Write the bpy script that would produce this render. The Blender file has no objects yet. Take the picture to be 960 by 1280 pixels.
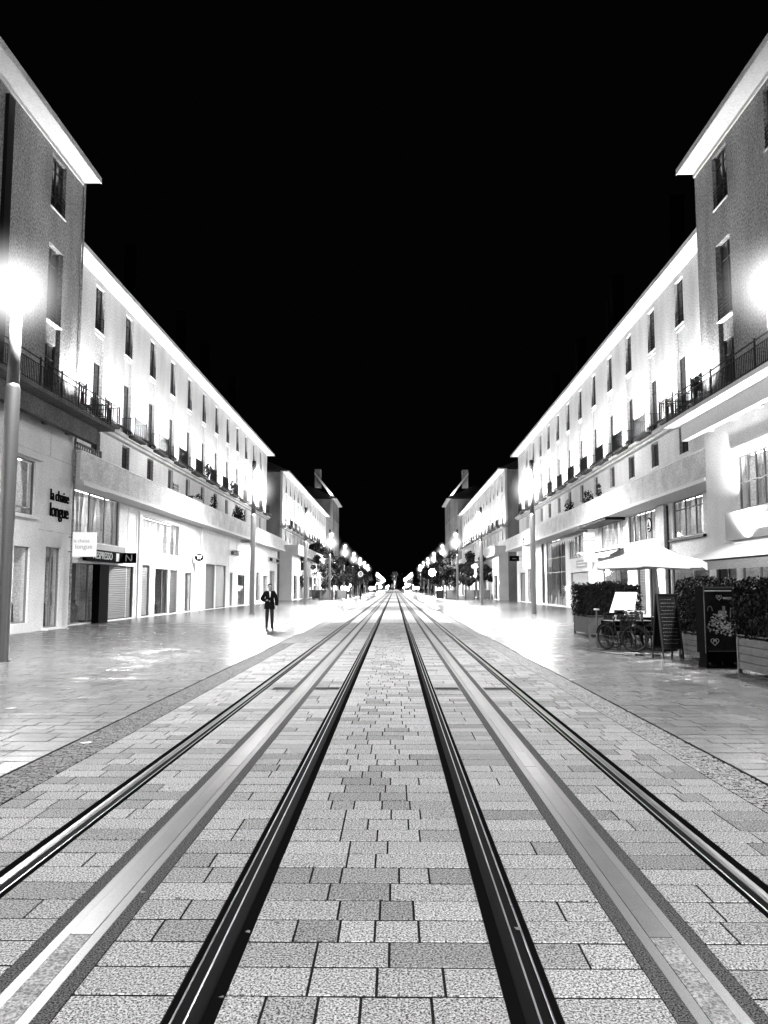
import bpy, math, random
from mathutils import Vector, Matrix
random.seed(7)
R = random.random
U = random.uniform
sc = bpy.context.scene

# ------------------------------------------------------------------ camera, world, exposure
cam = bpy.data.cameras.new('camera'); co = bpy.data.objects.new('camera', cam); sc.collection.objects.link(co)
co.location = (0, 0, 1.63)
co.rotation_euler = (math.radians(90 + 5.427), 0, math.radians(0.7415))
cam.sensor_fit = 'VERTICAL'; cam.sensor_height = 36.0; cam.lens = 36.0 * 1000 / 1280
cam.clip_start = 0.1; cam.clip_end = 4000
sc.camera = co
wd = bpy.data.worlds.new('World'); sc.world = wd; wd.use_nodes = True
wd.node_tree.nodes['Background'].inputs[0].default_value = (0.5, 0.5, 0.5, 1)
wd.node_tree.nodes['Background'].inputs[1].default_value = 0.0012
sc.view_settings.view_transform = 'Standard'; sc.view_settings.look = 'None'
sc.view_settings.exposure = 0.6; sc.view_settings.gamma = 1.0; sc.view_settings.use_curve_mapping = False
sc.cycles.use_light_tree = True
sc.cycles.max_bounces = 5; sc.cycles.diffuse_bounces = 3; sc.cycles.glossy_bounces = 3
sc.cycles.transparent_max_bounces = 8
sc.cycles.sample_clamp_indirect = 4.0
sc.cycles.use_denoising = True
sc.cycles.caustics_reflective = False; sc.cycles.caustics_refractive = False
LAMP_SPOT = 13500.0     # watts of the downlight in each street lamp
LAMP_GLOBE = 420.0     # emission of its frosted glass
WASH = 240.0             # linear wall washers on the ledges, each
FLOOD = 3500.0          # facade floodlights

# ------------------------------------------------------------------ materials
def nodes(name):
    m = bpy.data.materials.new(name); m.use_nodes = True
    nt = m.node_tree; b = nt.nodes['Principled BSDF']
    return m, nt, b
def g(v): return (v, v, v, 1)
def ramp(nt, src, a, b, lo=0.3, hi=0.7):
    r = nt.nodes.new('ShaderNodeMapRange'); r.inputs[1].default_value = lo; r.inputs[2].default_value = hi
    r.inputs[3].default_value = a; r.inputs[4].default_value = b
    nt.links.new(src, r.inputs[0]); return r.outputs[0]
def noise(nt, scale, detail=3, rough=0.55, coord='Object', stretch=None):
    tc = nt.nodes.new('ShaderNodeTexCoord'); n = nt.nodes.new('ShaderNodeTexNoise')
    n.inputs['Scale'].default_value = scale; n.inputs['Detail'].default_value = detail; n.inputs['Roughness'].default_value = rough
    if stretch:
        mp = nt.nodes.new('ShaderNodeMapping'); mp.inputs['Scale'].default_value = stretch
        nt.links.new(tc.outputs[coord], mp.inputs[0]); nt.links.new(mp.outputs[0], n.inputs[0])
    else: nt.links.new(tc.outputs[coord], n.inputs[0])
    return n.outputs[0]
def math_(nt, op, a, b):
    m = nt.nodes.new('ShaderNodeMath'); m.operation = op
    for i, v in enumerate((a, b)):
        if isinstance(v, (int, float)): m.inputs[i].default_value = v
        else: nt.links.new(v, m.inputs[i])
    return m.outputs[0]
def mat(name, base, rough=0.6, metal=0.0, grain=None, var=0.25, big=None, bump=0.0, spec=0.5, tone=False, roughvar=None, coat=0, stretch=None, gdet=2):
    """grey material; grain = fine noise scale (per metre), big = large stain scale"""
    m, nt, b = nodes(name)
    b.inputs['Base Color'].default_value = g(base); b.inputs['Roughness'].default_value = rough
    b.inputs['Metallic'].default_value = metal; b.inputs['Specular IOR Level'].default_value = spec
    col = None
    if grain:
        f = noise(nt, grain, gdet, 0.95 if gdet > 2 else 0.8); col = ramp(nt, f, base * max(0.05, 1 - var), base * (1 + var), 0.39, 0.61)
    if big:
        h = ramp(nt, noise(nt, big, 5, 0.6, stretch=stretch), 1 - var * 0.9, 1 + var * 0.4)
        col = math_(nt, 'MULTIPLY', col if col is not None else base, h)
    if tone:
        a = nt.nodes.new('ShaderNodeAttribute'); a.attribute_name = 'tone'
        col = math_(nt, 'MULTIPLY', col if col is not None else base, a.outputs['Fac'])
    if col is not None:
        c = nt.nodes.new('ShaderNodeCombineColor')
        for i in range(3): nt.links.new(col, c.inputs[i])
        nt.links.new(c.outputs[0], b.inputs['Base Color'])
    if roughvar:
        nt.links.new(ramp(nt, noise(nt, roughvar[0], 4), rough - roughvar[1], rough + roughvar[1]), b.inputs['Roughness'])
    if bump:
        bp = nt.nodes.new('ShaderNodeBump'); bp.inputs['Strength'].default_value = bump; bp.inputs['Distance'].default_value = 0.01
        nt.links.new(noise(nt, grain or 40, 4, 0.7), bp.inputs['Height']); nt.links.new(bp.outputs[0], b.inputs['Normal'])
    return m
def emit(name, strength, base=1.0):
    m, nt, b = nodes(name)
    b.inputs['Base Color'].default_value = g(base); b.inputs['Emission Color'].default_value = g(1)
    b.inputs['Emission Strength'].default_value = strength
    return m
M = {}
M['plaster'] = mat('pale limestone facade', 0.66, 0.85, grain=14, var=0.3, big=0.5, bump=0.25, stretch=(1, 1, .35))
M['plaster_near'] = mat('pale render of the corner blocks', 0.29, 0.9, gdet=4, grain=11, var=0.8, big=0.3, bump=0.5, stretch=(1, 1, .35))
M['stone_wall'] = mat('dressed stone of the shop storey', 0.76, 0.7, grain=16, var=0.16, big=0.7, bump=0.2)
M['slabdark'] = mat('shade-darkened balcony concrete', 0.075, 0.9, grain=18, var=0.6, big=1.0, bump=0.3)  # shade under the slabs put into a darker concrete colour
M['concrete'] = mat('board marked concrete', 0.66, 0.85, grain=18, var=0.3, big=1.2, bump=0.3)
M['soffit'] = mat('painted soffit', 0.75, 0.7, grain=12, var=0.08)
M['roof'] = mat('roof slates', 0.05, 0.7, grain=6, var=0.4)
M['chimney'] = mat('chimney masonry', 0.0025, 0.95, spec=0.0, grain=5, var=0.4)
M['darkmetal'] = mat('black painted ironwork', 0.007, 0.55, spec=0.15)
M['greymetal'] = mat('grey painted metal', 0.1, 0.4, metal=0.3)
M['whitemetal'] = mat('white lacquered metal', 0.72, 0.4)
M['frame'] = mat('window joinery', 0.10, 0.5)
M['paleframe'] = mat('pale window joinery', 0.2, 0.5)
M['woodframe'] = mat('stained window joinery', 0.04, 0.6)
M['shutter'] = mat('grey roller shutter', 0.05, 0.6, grain=30, var=0.4, bump=0.2)
M['paleshutter'] = mat('pale roller shutter', 0.14, 0.5, grain=30, var=0.15)
M['polemetal'] = mat('brushed steel mast', 0.13, 0.28, metal=0.9, grain=60, var=0.1)
M['polegrey'] = mat('grey painted mast', 0.07, 0.45, metal=0.2, grain=50, var=0.25)
M['steel'] = mat('polished rail head', 0.12, 0.38, metal=1.0)
M['railside'] = mat('dark rail steel', 0.05, 0.45, metal=0.8)
M['rubber'] = mat('black rubber rail jacket', 0.003, 0.95, grain=180, var=0.5, spec=0.0)
M['railmid'] = mat('reflection-brightened rail head', 0.018, 0.45, metal=1.0)  # outer rails: stronger reflection put into a brighter copy
M['raildim'] = mat('reflection-dimmed rail head', 0.003, 0.8, spec=0.02)  # inner rails: weaker reflection put into a darker copy
M['strip'] = mat('supply strip surface', 0.055, 0.38, spec=0.22, metal=0.0, grain=170, var=0.35, big=2.0)
M['stripflange'] = mat('supply strip flange', 0.085, 0.42, spec=0.14, metal=0.0, grain=170, var=0.25)
M['stripplate'] = mat('brushed supply plate', 0.19, 0.7, spec=0.06, metal=0.0, grain=60, var=0.5, big=9)
M['stripshine'] = mat('worn shiny supply strip', 0.12, 0.3, spec=0.5, grain=170, var=0.2)
M['asphalt'] = mat('bituminous infill', 0.05, 0.95, grain=110, var=0.95, spec=0.02)
M['mortar'] = mat('dark joint mortar', 0.012, 0.95, grain=60, var=0.4, spec=0.0)
M['granite'] = mat('granite paving', 0.19, 0.8, gdet=2, grain=95, var=1.0, spec=0.12, bump=0.2, tone=True)
M['smoothstone'] = mat('worn polished footway stone', 0.09, 0.26, gdet=4, grain=45, var=0.8, tone=True, roughvar=(1.2, 0.03), spec=0.6)
M['cobble'] = mat('small split setts', 0.17, 0.8, grain=90, var=0.6, bump=0.6, tone=True)
M['ground'] = mat('plain town ground', 0.2, 0.7, grain=8, var=0.4)
M['wood'] = mat('weathered planter boards', 0.055, 0.75, grain=45, var=0.45, big=5, bump=0.4)
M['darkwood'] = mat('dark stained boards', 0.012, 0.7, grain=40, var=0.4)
M['leaf'] = mat('evergreen leaves', 0.006, 0.7, grain=9, var=0.6, spec=0.12)
M['treeleaf'] = mat('tree leaves', 0.008, 0.65, grain=5, var=0.6, spec=0.15)
M['bark'] = mat('bark', 0.07, 0.9, grain=20, var=0.5)
M['fabric'] = mat('white parasol canvas', 0.80, 0.8, grain=60, var=0.04)
M['greyfabric'] = mat('grey awning valance', 0.30, 0.9, grain=40, var=0.45)
M['curtain'] = mat('pale net curtain', 0.6, 0.9, grain=6, var=0.25)
M['black'] = mat('matt black', 0.002, 0.9, spec=0.03)
M['ink'] = mat('black lettering', 0.002, 0.9, spec=0.02)
M['whiteprint'] = mat('white print', 0.8, 0.7)
M['greyprint'] = mat('grey print', 0.35, 0.7)
M['cloth_black'] = mat('black wool jacket', 0.004, 0.9, spec=0.1)
M['cloth_dark'] = mat('dark trousers', 0.018, 0.9, grain=40, var=0.3, spec=0.1)
M['shirt'] = mat('white shirt', 0.8, 0.9)
M['skin'] = mat('skin', 0.35, 0.55)
M['hair'] = mat('black hair', 0.008, 0.6)
M['tyre'] = mat('black tyre', 0.008, 0.8, spec=0.2)
M['chrome'] = mat('chromed parts', 0.7, 0.15, metal=1.0)
M['darkglass'] = mat('unlit window glass', 0.03, 0.12, grain=7, var=0.5, spec=0.6)
M['chalkboard'] = mat('chalkboard', 0.008, 0.8, grain=20, var=0.5, spec=0.15)
M['litsign'] = emit('backlit sign face', 9, 0.8)
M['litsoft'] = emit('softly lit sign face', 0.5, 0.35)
M['globe'] = emit('frosted lamp glass', LAMP_GLOBE)
M['globe_dim'] = emit('frosted lamp glass, dimmer', LAMP_GLOBE * .5)
M['tinylight'] = emit('small distant light', 60)
M['shoplight'] = emit('shop ceiling light', 10)
M['shopdim'] = emit('dimmed shop light', 5)
M['lens'] = emit('floodlight lens', 8)
def glass_mat():
    m, nt, b = nodes('shop window glass'); out = nt.nodes['Material Output']
    nt.nodes.remove(b)
    tr = nt.nodes.new('ShaderNodeBsdfTransparent'); tr.inputs[0].default_value = g(0.92)
    gl = nt.nodes.new('ShaderNodeBsdfGlossy'); gl.inputs['Roughness'].default_value = 0.03; gl.inputs['Color'].default_value = g(1)
    fr = nt.nodes.new('ShaderNodeLayerWeight'); fr.inputs[0].default_value = 0.5
    fac = math_(nt, 'ADD', math_(nt, 'MULTIPLY', math_(nt, 'POWER', fr.outputs['Facing'], 4.0), 0.32), 0.03)
    mx = nt.nodes.new('ShaderNodeMixShader'); nt.links.new(fac, mx.inputs[0])
    nt.links.new(tr.outputs[0], mx.inputs[1]); nt.links.new(gl.outputs[0], mx.inputs[2]); nt.links.new(mx.outputs[0], out.inputs[0])
    return m
M['glass'] = glass_mat()
def lit_backdrop():
    # the lit inside of a closed shop: a wall with its uneven lighting painted in as emission
    m, nt, b = nodes('glowing shop interior')
    n = ramp(nt, noise(nt, 1.6, 3, 0.6, stretch=(1, 1, .5)), 0.06, 0.95, 0.40, 0.62)
    b.inputs['Base Color'].default_value = g(0.5); b.inputs['Emission Color'].default_value = g(1)
    nt.links.new(n, b.inputs['Emission Strength'])
    return m
M['interior'] = lit_backdrop()
def far_paving(name, base, rough):
    m, nt, b = nodes(name)
    tc = nt.nodes.new('ShaderNodeTexCoord'); br = nt.nodes.new('ShaderNodeTexBrick')
    br.inputs['Scale'].default_value = 1.0; br.inputs['Brick Width'].default_value = 0.42; br.inputs['Row Height'].default_value = 0.245
    br.inputs['Mortar Size'].default_value = 0.012
    br.inputs['Color1'].default_value = g(base * 1.2); br.inputs['Color2'].default_value = g(base * 0.75); br.inputs['Mortar'].default_value = g(base * 0.35)
    nt.links.new(tc.outputs['Object'], br.inputs[0]); nt.links.new(br.outputs[0], b.inputs['Base Color'])
    b.inputs['Roughness'].default_value = rough
    return m
M['farpave'] = far_paving('far carriageway paving', 0.24, 0.45)
M['farwalk'] = far_paving('far footway paving', 0.09, 0.24)

# ------------------------------------------------------------------ mesh helpers
COL = sc.collection
class MB:
    def __init__(s): s.v = []; s.f = []; s.tone = None
    def face(s, *p):
        n = len(s.v); s.v += [tuple(q) for q in p]; s.f.append(tuple(range(n, n + len(p))))
    def box(s, x0, x1, y0, y1, z0, z1):
        x0, x1 = min(x0, x1), max(x0, x1); y0, y1 = min(y0, y1), max(y0, y1); z0, z1 = min(z0, z1), max(z0, z1)
        n = len(s.v)
        s.v += [(x0, y0, z0), (x1, y0, z0), (x1, y1, z0), (x0, y1, z0), (x0, y0, z1), (x1, y0, z1), (x1, y1, z1), (x0, y1, z1)]
        s.f += [tuple(n + i for i in q) for q in ((3, 2, 1, 0), (4, 5, 6, 7), (0, 1, 5, 4), (1, 2, 6, 5), (2, 3, 7, 6), (3, 0, 4, 7))]
    def tube(s, p0, p1, r0, r1=None, n=6, cap=True):
        r1 = r0 if r1 is None else r1
        p0, p1 = Vector(p0), Vector(p1); d = (p1 - p0)
        if d.length < 1e-6: return
        d.normalize(); a = d.orthogonal().normalized(); b = d.cross(a); k = len(s.v)
        for p, r in ((p0, r0), (p1, r1)):
            for i in range(n):
                t = 2 * math.pi * i / n; s.v.append(tuple(p + (a * math.cos(t) + b * math.sin(t)) * r))
        for i in range(n):
            j = (i + 1) % n; s.f.append((k + i, k + j, k + n + j, k + n + i))
        if cap: s.f.append(tuple(k + i for i in reversed(range(n)))); s.f.append(tuple(k + n + i for i in range(n)))
    def path(s, pts, r, n=5):
        for a, b in zip(pts, pts[1:]): s.tube(a, b, r, n=n)
    def lathe(s, prof, c=(0, 0, 0), n=16):
        k = len(s.v)
        for (r, z) in prof:
            for i in range(n):
                t = 2 * math.pi * i / n; s.v.append((c[0] + r * math.cos(t), c[1] + r * math.sin(t), c[2] + z))
        for q in range(len(prof) - 1):
            for i in range(n):
                j = (i + 1) % n; s.f.append((k + q * n + i, k + q * n + j, k + (q + 1) * n + j, k + (q + 1) * n + i))
        s.f.append(tuple(k + i for i in reversed(range(n)))); s.f.append(tuple(k + (len(prof) - 1) * n + i for i in range(n)))
    def torus(s, c, ax, R_, r, n=28, m=8):
        c = Vector(c); ax = Vector(ax).normalized(); a = ax.orthogonal().normalized(); b = ax.cross(a); k = len(s.v)
        for i in range(n):
            t = 2 * math.pi * i / n; d = a * math.cos(t) + b * math.sin(t)
            for j in range(m):
                u = 2 * math.pi * j / m; s.v.append(tuple(c + d * (R_ + r * math.cos(u)) + ax * (r * math.sin(u))))
        for i in range(n):
            for j in range(m):
                s.f.append((k + i * m + j, k + ((i + 1) % n) * m + j, k + ((i + 1) % n) * m + (j + 1) % m, k + i * m + (j + 1) % m))
    def mesh(s, name, m, smooth=False):
        me = bpy.data.meshes.new(name); me.from_pydata(s.v, [], s.f); me.materials.append(M[m] if isinstance(m, str) else m)
        if s.tone is not None:
            a = me.attributes.new('tone', 'FLOAT', 'POINT'); a.data.foreach_set('value', s.tone)
        if smooth: me.polygons.foreach_set('use_smooth', [True] * len(me.polygons))
        me.update(); return me
    def build(s, name, m, parent=None, loc=(0, 0, 0), rz=0, smooth=False):
        return put(s.mesh(name, m, smooth), name, parent, loc, rz)
def build_each(mb, name, m, parent=None, loc=(0, 0, 0), rz=0):
    """every separate piece of a collected mesh becomes an object of its own"""
    par = list(range(len(mb.v)))
    def find(i):
        while par[i] != i: par[i] = par[par[i]]; i = par[i]
        return i
    for f in mb.f:
        a = find(f[0])
        for j in f[1:]: par[find(j)] = a
    groups = {}
    for f in mb.f: groups.setdefault(find(f[0]), []).append(f)
    out = []
    for fs in groups.values():
        ids = sorted({i for f in fs for i in f}); ix = {i: k for k, i in enumerate(ids)}
        q = MB(); q.v = [mb.v[i] for i in ids]; q.f = [tuple(ix[i] for i in f) for f in fs]; out.append(q.build(name, m, parent, loc, rz))
    return out
def put(me, name, parent=None, loc=(0, 0, 0), rz=0):
    o = bpy.data.objects.new(name, me); COL.objects.link(o); o.parent = parent; o.location = loc
    if rz: o.rotation_euler[2] = rz
    return o
def tag(o, label=None, cat=None, group=None, kind=None):
    if label: o['label'] = label
    if cat: o['category'] = cat
    if group: o['group'] = group
    if kind: o['kind'] = kind
    return o
def thing(name, label, cat, loc=(0, 0, 0), rz=0, group=None):
    o = bpy.data.objects.new(name, None); COL.objects.link(o); o.location = loc; o.rotation_euler = (0, 0, rz)
    o.empty_display_size = 0.3
    return tag(o, label, cat, group)
def struct(name, mb, m, label=None):
    o = mb.build(name, m); o['kind'] = 'structure'
    if label: o['label'] = label
    return o
def copy_tree(o, parent=None):
    c = o.copy(); COL.objects.link(c)
    if parent is not None: c.parent = parent
    for ch in list(o.children): copy_tree(ch, c)
    return c
def lamp(name, kind, power, loc, parent=None, target=None, angle=1.5, blend=0.5, radius=0.06):
    l = bpy.data.lights.new(name, kind); l.energy = power; l.shadow_soft_size = radius
    if kind == 'SPOT': l.spot_size = angle; l.spot_blend = blend
    o = bpy.data.objects.new(name, l); COL.objects.link(o); o.parent = parent; o.location = loc
    if target is not None:
        d = Vector(target) - Vector(loc); o.rotation_euler = d.to_track_quat('-Z', 'Y').to_euler()
    return o
def text_mesh(name, body, size, m, extrude=0.01, bold=0.0, space=1.0, align='CENTER'):
    c = bpy.data.curves.new(name, 'FONT'); c.body = body; c.size = size; c.extrude = extrude; c.offset = bold
    c.space_character = space; c.align_x = align; c.align_y = 'CENTER'; c.resolution_u = 3; c.space_line = 0.85
    o = bpy.data.objects.new(name, c); COL.objects.link(o)
    me = bpy.data.meshes.new_from_object(o.evaluated_get(bpy.context.evaluated_depsgraph_get()))
    bpy.data.objects.remove(o); me.materials.clear(); me.materials.append(M[m]); me.name = name
    return me
def put_text(me, name, parent, loc, normal_rz, roll=0):
    """text stands upright, its front facing along direction normal_rz (0 faces -Y, the camera)"""
    o = put(me, name, parent, loc); o.rotation_euler = (math.radians(90), 0, normal_rz); return o

# ------------------------------------------------------------------ ground, tramway, footways
gm = MB(); gm.box(-600, 600, -40, 1500, -0.6, -0.12); struct('ground', gm, 'ground')
NEAR_END = 38.0
COURSE = 0.2475; Y0 = 3.375 - 6 * COURSE
def stone(mb, x0, x1, y0, y1, tone, top=0.0, ch=0.0015, gap=0.012, h=0.05):
    x0 += gap / 2; x1 -= gap / 2; y0 += gap * .75; y1 -= gap * .75
    t = top + U(-0.0015, 0.0015); k = len(mb.v); tl = [U(-0.0007, 0.0007) for _ in range(4)]
    mb.v += [(x0, y0, t - h), (x1, y0, t - h), (x1, y1, t - h), (x0, y1, t - h),
             (x0, y0, t - ch), (x1, y0, t - ch), (x1, y1, t - ch), (x0, y1, t - ch),
             (x0 + ch, y0 + ch, t + tl[0]), (x1 - ch, y0 + ch, t + tl[1]), (x1 - ch, y1 - ch, t + tl[2]), (x0 + ch, y1 - ch, t + tl[3])]
    mb.f += [tuple(k + i for i in q) for q in ((8, 9, 10, 11), (0, 1, 5, 4), (1, 2, 6, 5), (2, 3, 7, 6), (3, 0, 4, 7),
                                              (4, 5, 9, 8), (5, 6, 10, 9), (6, 7, 11, 10), (7, 4, 8, 11))]
    mb.tone += [tone] * 12
def tone_pick():
    r = R()
    return U(0.92, 1.14) if r < 0.66 else (U(0.74, 0.92) if r < 0.86 else U(0.6, 0.72))
def split(xa, xb, lens, whole):
    w = xb - xa
    if w < whole and R() < 0.2: return [(xa, xb)]
    out = []; x = xa - (U(0, 0.25) if w > 3 else 0)
    while x < xb - 0.02:
        l = random.choice(lens)
        e = x + l
        if xb - e < 0.16: e = xb
        if e > xa + 0.08: out.append((max(x, xa), min(e, xb)))
        x = e
    return out
def pave(root, strips, y_start, matname, lens, whole, n_single, seed, name='paving_stone', off=0, ramp_y=NEAR_END, inset=None):
    random.seed(seed)
    rest = MB(); rest.tone = []; n = 0; y = y_start; single = []
    while y < ramp_y:
        for (xa, xb) in strips:
            a, b = xa, xb
            if inset:
                a, b = inset(y, xa, xb)
                if b - a < 0.15: continue
            for (u, v) in split(a, b, lens, whole):
                single.append((abs((u + v) / 2), u, v, y, y + COURSE, tone_pick()))
        y += COURSE
    # nearest stones that the camera sees first
    vis = [q for q in single if q[4] > 3.1 and min(abs(q[1]), abs(q[2])) < 0.53 * q[4] + 0.1]
    vis.sort(key=lambda q: q[3]); pick = set(id(q) for q in vis[:n_single])
    for q in single:
        if id(q) in pick:
            mb = MB(); mb.tone = []; stone(mb, *q[1:]); mb.build(name, matname, root)
        else: stone(rest, *q[1:])
    o = rest.build('paving', matname, root); o['kind'] = 'stuff'
# base sheets
tb = MB(); tb.box(-3.40, 3.13, -30, 1000, -0.11, -0.0035); track = struct('tram_track_bed', tb, 'mortar')
lw = MB(); lw.box(-40, -3.40, -30, 1000, -0.11, -0.0035); walk_l = struct('left_pavement', lw, 'mortar')
rw = MB(); rw.box(3.13, 40, -30, 1000, -0.11, -0.0035); walk_r = struct('right_pavement', rw, 'mortar')
LENS = (0.17, 0.21, 0.24, 0.28, 0.33, 0.40)
GAPS = [(-2.97, -2.28), (-2.085, -1.66), (-1.304, -0.88), (-0.685, 0.44), (0.635, 1.068), (1.422, 1.855), (2.05, 2.71)]
pave(track, GAPS, Y0 - 2 * COURSE, 'granite', LENS, 0.45, 298, 11)
pave(walk_l, [(-13.5, -3.428)], 2.0, 'smoothstone', (0.35, 0.42, 0.5, 0.55), 0, 260, 12)
pave(walk_r, [(3.115, 14.3)], 2.0, 'smoothstone', (0.35, 0.42, 0.5, 0.55), 0, 260, 13)
fp = MB()
for a, b in GAPS: fp.box(a, b, NEAR_END + 0.1, 1000, -0.011, 0.0)
o = fp.build('far_paving', 'farpave', track); o['kind'] = 'stuff'
fp = MB(); fp.box(-14.2, -3.44, NEAR_END + .1, 99, -0.011, 0.0); fp.box(-40, -3.44, 99, 1000, -0.011, 0.0); fp.box(-14.2, -13.5, -10, NEAR_END, -0.011, -0.001)
o = fp.build('far_paving', 'farwalk', walk_l); o['kind'] = 'stuff'
fp = MB(); fp.box(3.17, 15.4, NEAR_END + .1, 99, -0.011, 0.0); fp.box(3.17, 40, 99, 1000, -0.011, 0.0); fp.box(14.3, 15.4, -10, NEAR_END, -0.011, -0.001)
o = fp.build('far_paving', 'farwalk', walk_r); o['kind'] = 'stuff'
# split sett strips along both edges and the dark slot drains beside them
def setts(root, xa, xb, seed, tn):
    random.seed(seed); mb = MB(); mb.tone = []
    y = 4.0
    while y < 24:
        x = xa
        while x < xb - 0.02:
            w = U(0.035, 0.06); l = U(0.035, 0.05)
            yy = y + U(-0.01, 0.01); e = min(x + w, xb)
            stone(mb, x, e, yy, yy + l, U(0.75, 1.15) * tn, top=U(-0.002, 0.002), ch=0.004, gap=0.005, h=0.03)
            x += w
        y += 0.048
    o = mb.build('sett_band', 'cobble', root); o['kind'] = 'stuff'
    mb = MB(); mb.tone = [1.0] * 8; mb.box(xa, xb, 24.05, 1000, -0.011, -0.001)
    o = mb.build('far_sett_band', 'cobble', root); o['kind'] = 'stuff'
setts(track, -3.402, -2.975, 21, .62); setts(track, 2.715, 3.09, 22, 1.25)
for x in (-3.415, 3.104):
    mb = MB(); mb.box(x - 0.011, x + 0.011, -10, 1000, -0.011, -0.001); mb.build('slot_drain', 'black', track)
# rails
def rail(x, s, bright=False):
    """x centre of the jacket, s=+1 when the groove lies on the +x side of the head"""
    r = MB(); r.box(x - 0.098, x + 0.098, -10, 1000, -0.011, 0.0)
    j = r.build('rubber_jacket', 'rubber', None)
    h = MB()
    prof = [(-0.045, -0.003), (-0.043, 0.001), (-0.036, 0.0045), (-0.02, 0.0062), (-0.006, 0.0062), (0.008, 0.0045), (0.017, 0.0025), (0.021, -0.002)]
    pts = [(x + s * px, z) for px, z in prof]
    def ext(mb, pts):
        for (a, b) in zip(pts, pts[1:]): mb.face((a[0], -10, a[1]), (b[0], -10, b[1]), (b[0], 1000, b[1]), (a[0], 1000, a[1]))
    ext(h, pts)
    lip = MB(); ext(lip, [(x + s * px, z) for px, z in ((0.060, -0.002), (0.062, 0.002), (0.064, 0.0035), (0.069, 0.0035), (0.072, -0.002))])
    gr = MB(); gr.box(x + s * 0.019, x + s * 0.057, -10, 1000, -0.009, 0.001)
    t = bpy.data.objects.new('tram_rail', None); COL.objects.link(t); t['kind'] = 'structure'; t['label'] = 'grooved steel tram rail in black rubber jacket'
    j.parent = t; h.build('rail_head', 'railmid' if bright else 'raildim', t, smooth=True)
    if True:
        eg = MB(); ext(eg, [(x + s * px, z) for px, z in ((0.009, 0.0052), (0.0145, 0.0042), (0.0185, 0.0018))]); eg.build('edge_highlight', 'steel', t, smooth=True); lip.build('rail_lip', 'steel', t, smooth=True); gr.build('rail_groove', 'black', t)  # narrow bright band drawn in as the highlight along the rail edge
    return t
for (x, s, lb) in ((-2.185, 1, 'outermost steel rail beside the chaise shop footway'), (-0.78, -1, 'inner steel rail of the track by the walking man'),
               (0.537, 1, 'inner steel rail of the track by the cafe planters'), (1.953, -1, 'outermost steel rail beside the cafe footway')):
    rail(x, s, abs(x) > 1)['label'] = lb
# ground-level power supply strips
def supply(x):
    t = bpy.data.objects.new('supply_strip', None); COL.objects.link(t); t['kind'] = 'structure'
    t['label'] = 'flat ground-level power strip running between two tram rails'
    a = MB(); a.box(x - 0.178, x - 0.105, -10, 1000, -0.011, -0.0005); a.box(x + 0.105, x + 0.178, -10, 1000, -0.011, -0.0005); a.build('bitumen_edge', 'asphalt', t)
    f = MB(); f.box(x - 0.105, x - 0.055, -10, 1000, -0.011, 0.001); f.box(x + 0.055, x + 0.105, -10, 1000, -0.011, 0.001); f.build('flange', 'stripflange', t)
    y = -9.0; k = 0
    segs = [(-9, 2.6, 1), (2.6, 3.31, 1), (3.31, 3.93, 1)]
    y = 3.93
    while y < 120: segs.append((y, y + 3.6, 0)); y += 3.6; segs.append((y, y + 7.4, 2)); y += 7.4
    segs.append((y, 1000, 2))
    for (a0, a1, kd) in segs:
        p = MB(); p.box(x - 0.052, x + 0.052, a0 + 0.004, a1 - 0.004, -0.011, 0.003)
        p.build('supply_plate', ('strip', 'stripplate', 'strip')[kd], t)
    return t
supply(-1.482)['label'] = 'flat ground-level power strip in the track by the walking man'
supply(1.245)['label'] = 'flat ground-level power strip in the track by the cafe planters'
random.seed(5)
for (xa, xb, lb) in ((-1.98, -1.66, 'slotted drain grate between outer rail and power strip, walking man track'),
                     (-1.30, -0.9, 'slotted drain grate between power strip and inner rail, walking man track'),
                     (0.65, 1.04, 'slotted drain grate between inner rail and power strip, cafe side track'),
                     (1.45, 1.84, 'slotted drain grate between power strip and outer rail, cafe side track')):
    t = thing('drain_grate', lb, 'drain grate', ((xa + xb) / 2, 13.2, 0), group='drain grates across the tram tracks')
    w = (xb - xa) / 2
    mb = MB(); mb.box(-w, w, -0.15, -0.13, 0.004, 0.010); mb.box(-w, w, 0.13, 0.15, 0.004, 0.010); build_each(mb, 'frame', 'greymetal', t)
    mb = MB(); mb.box(-w, w, -0.13, 0.13, 0.004, 0.006); mb.build('pit', 'black', t)
    for k in range(9):
        x = -w + (k + 0.5) * 2 * w / 9; b = MB(); b.box(x - 0.006, x + 0.006, -0.13, 0.13, 0.0065, 0.010); b.build('bar', 'darkmetal', t)
for (x, y, w, lb) in ((-3.25, 8.6, 0.13, 'small dark valve cover on the sett band'), (-5.6, 15.1, 0.16, 'small dark round valve cover on the pale footway'), (-5.2, 11.0, 0.16, 'dark valve cover on the footway nearest the mast')):
    mb = MB(); mb.lathe([(w / 2, 0.002), (w / 2, 0.006), (w / 2 - 0.01, 0.008)], n=14); o = mb.build('valve_cover', 'railside', None, (x, y, 0)); tag(o, lb, 'valve cover')

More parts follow.
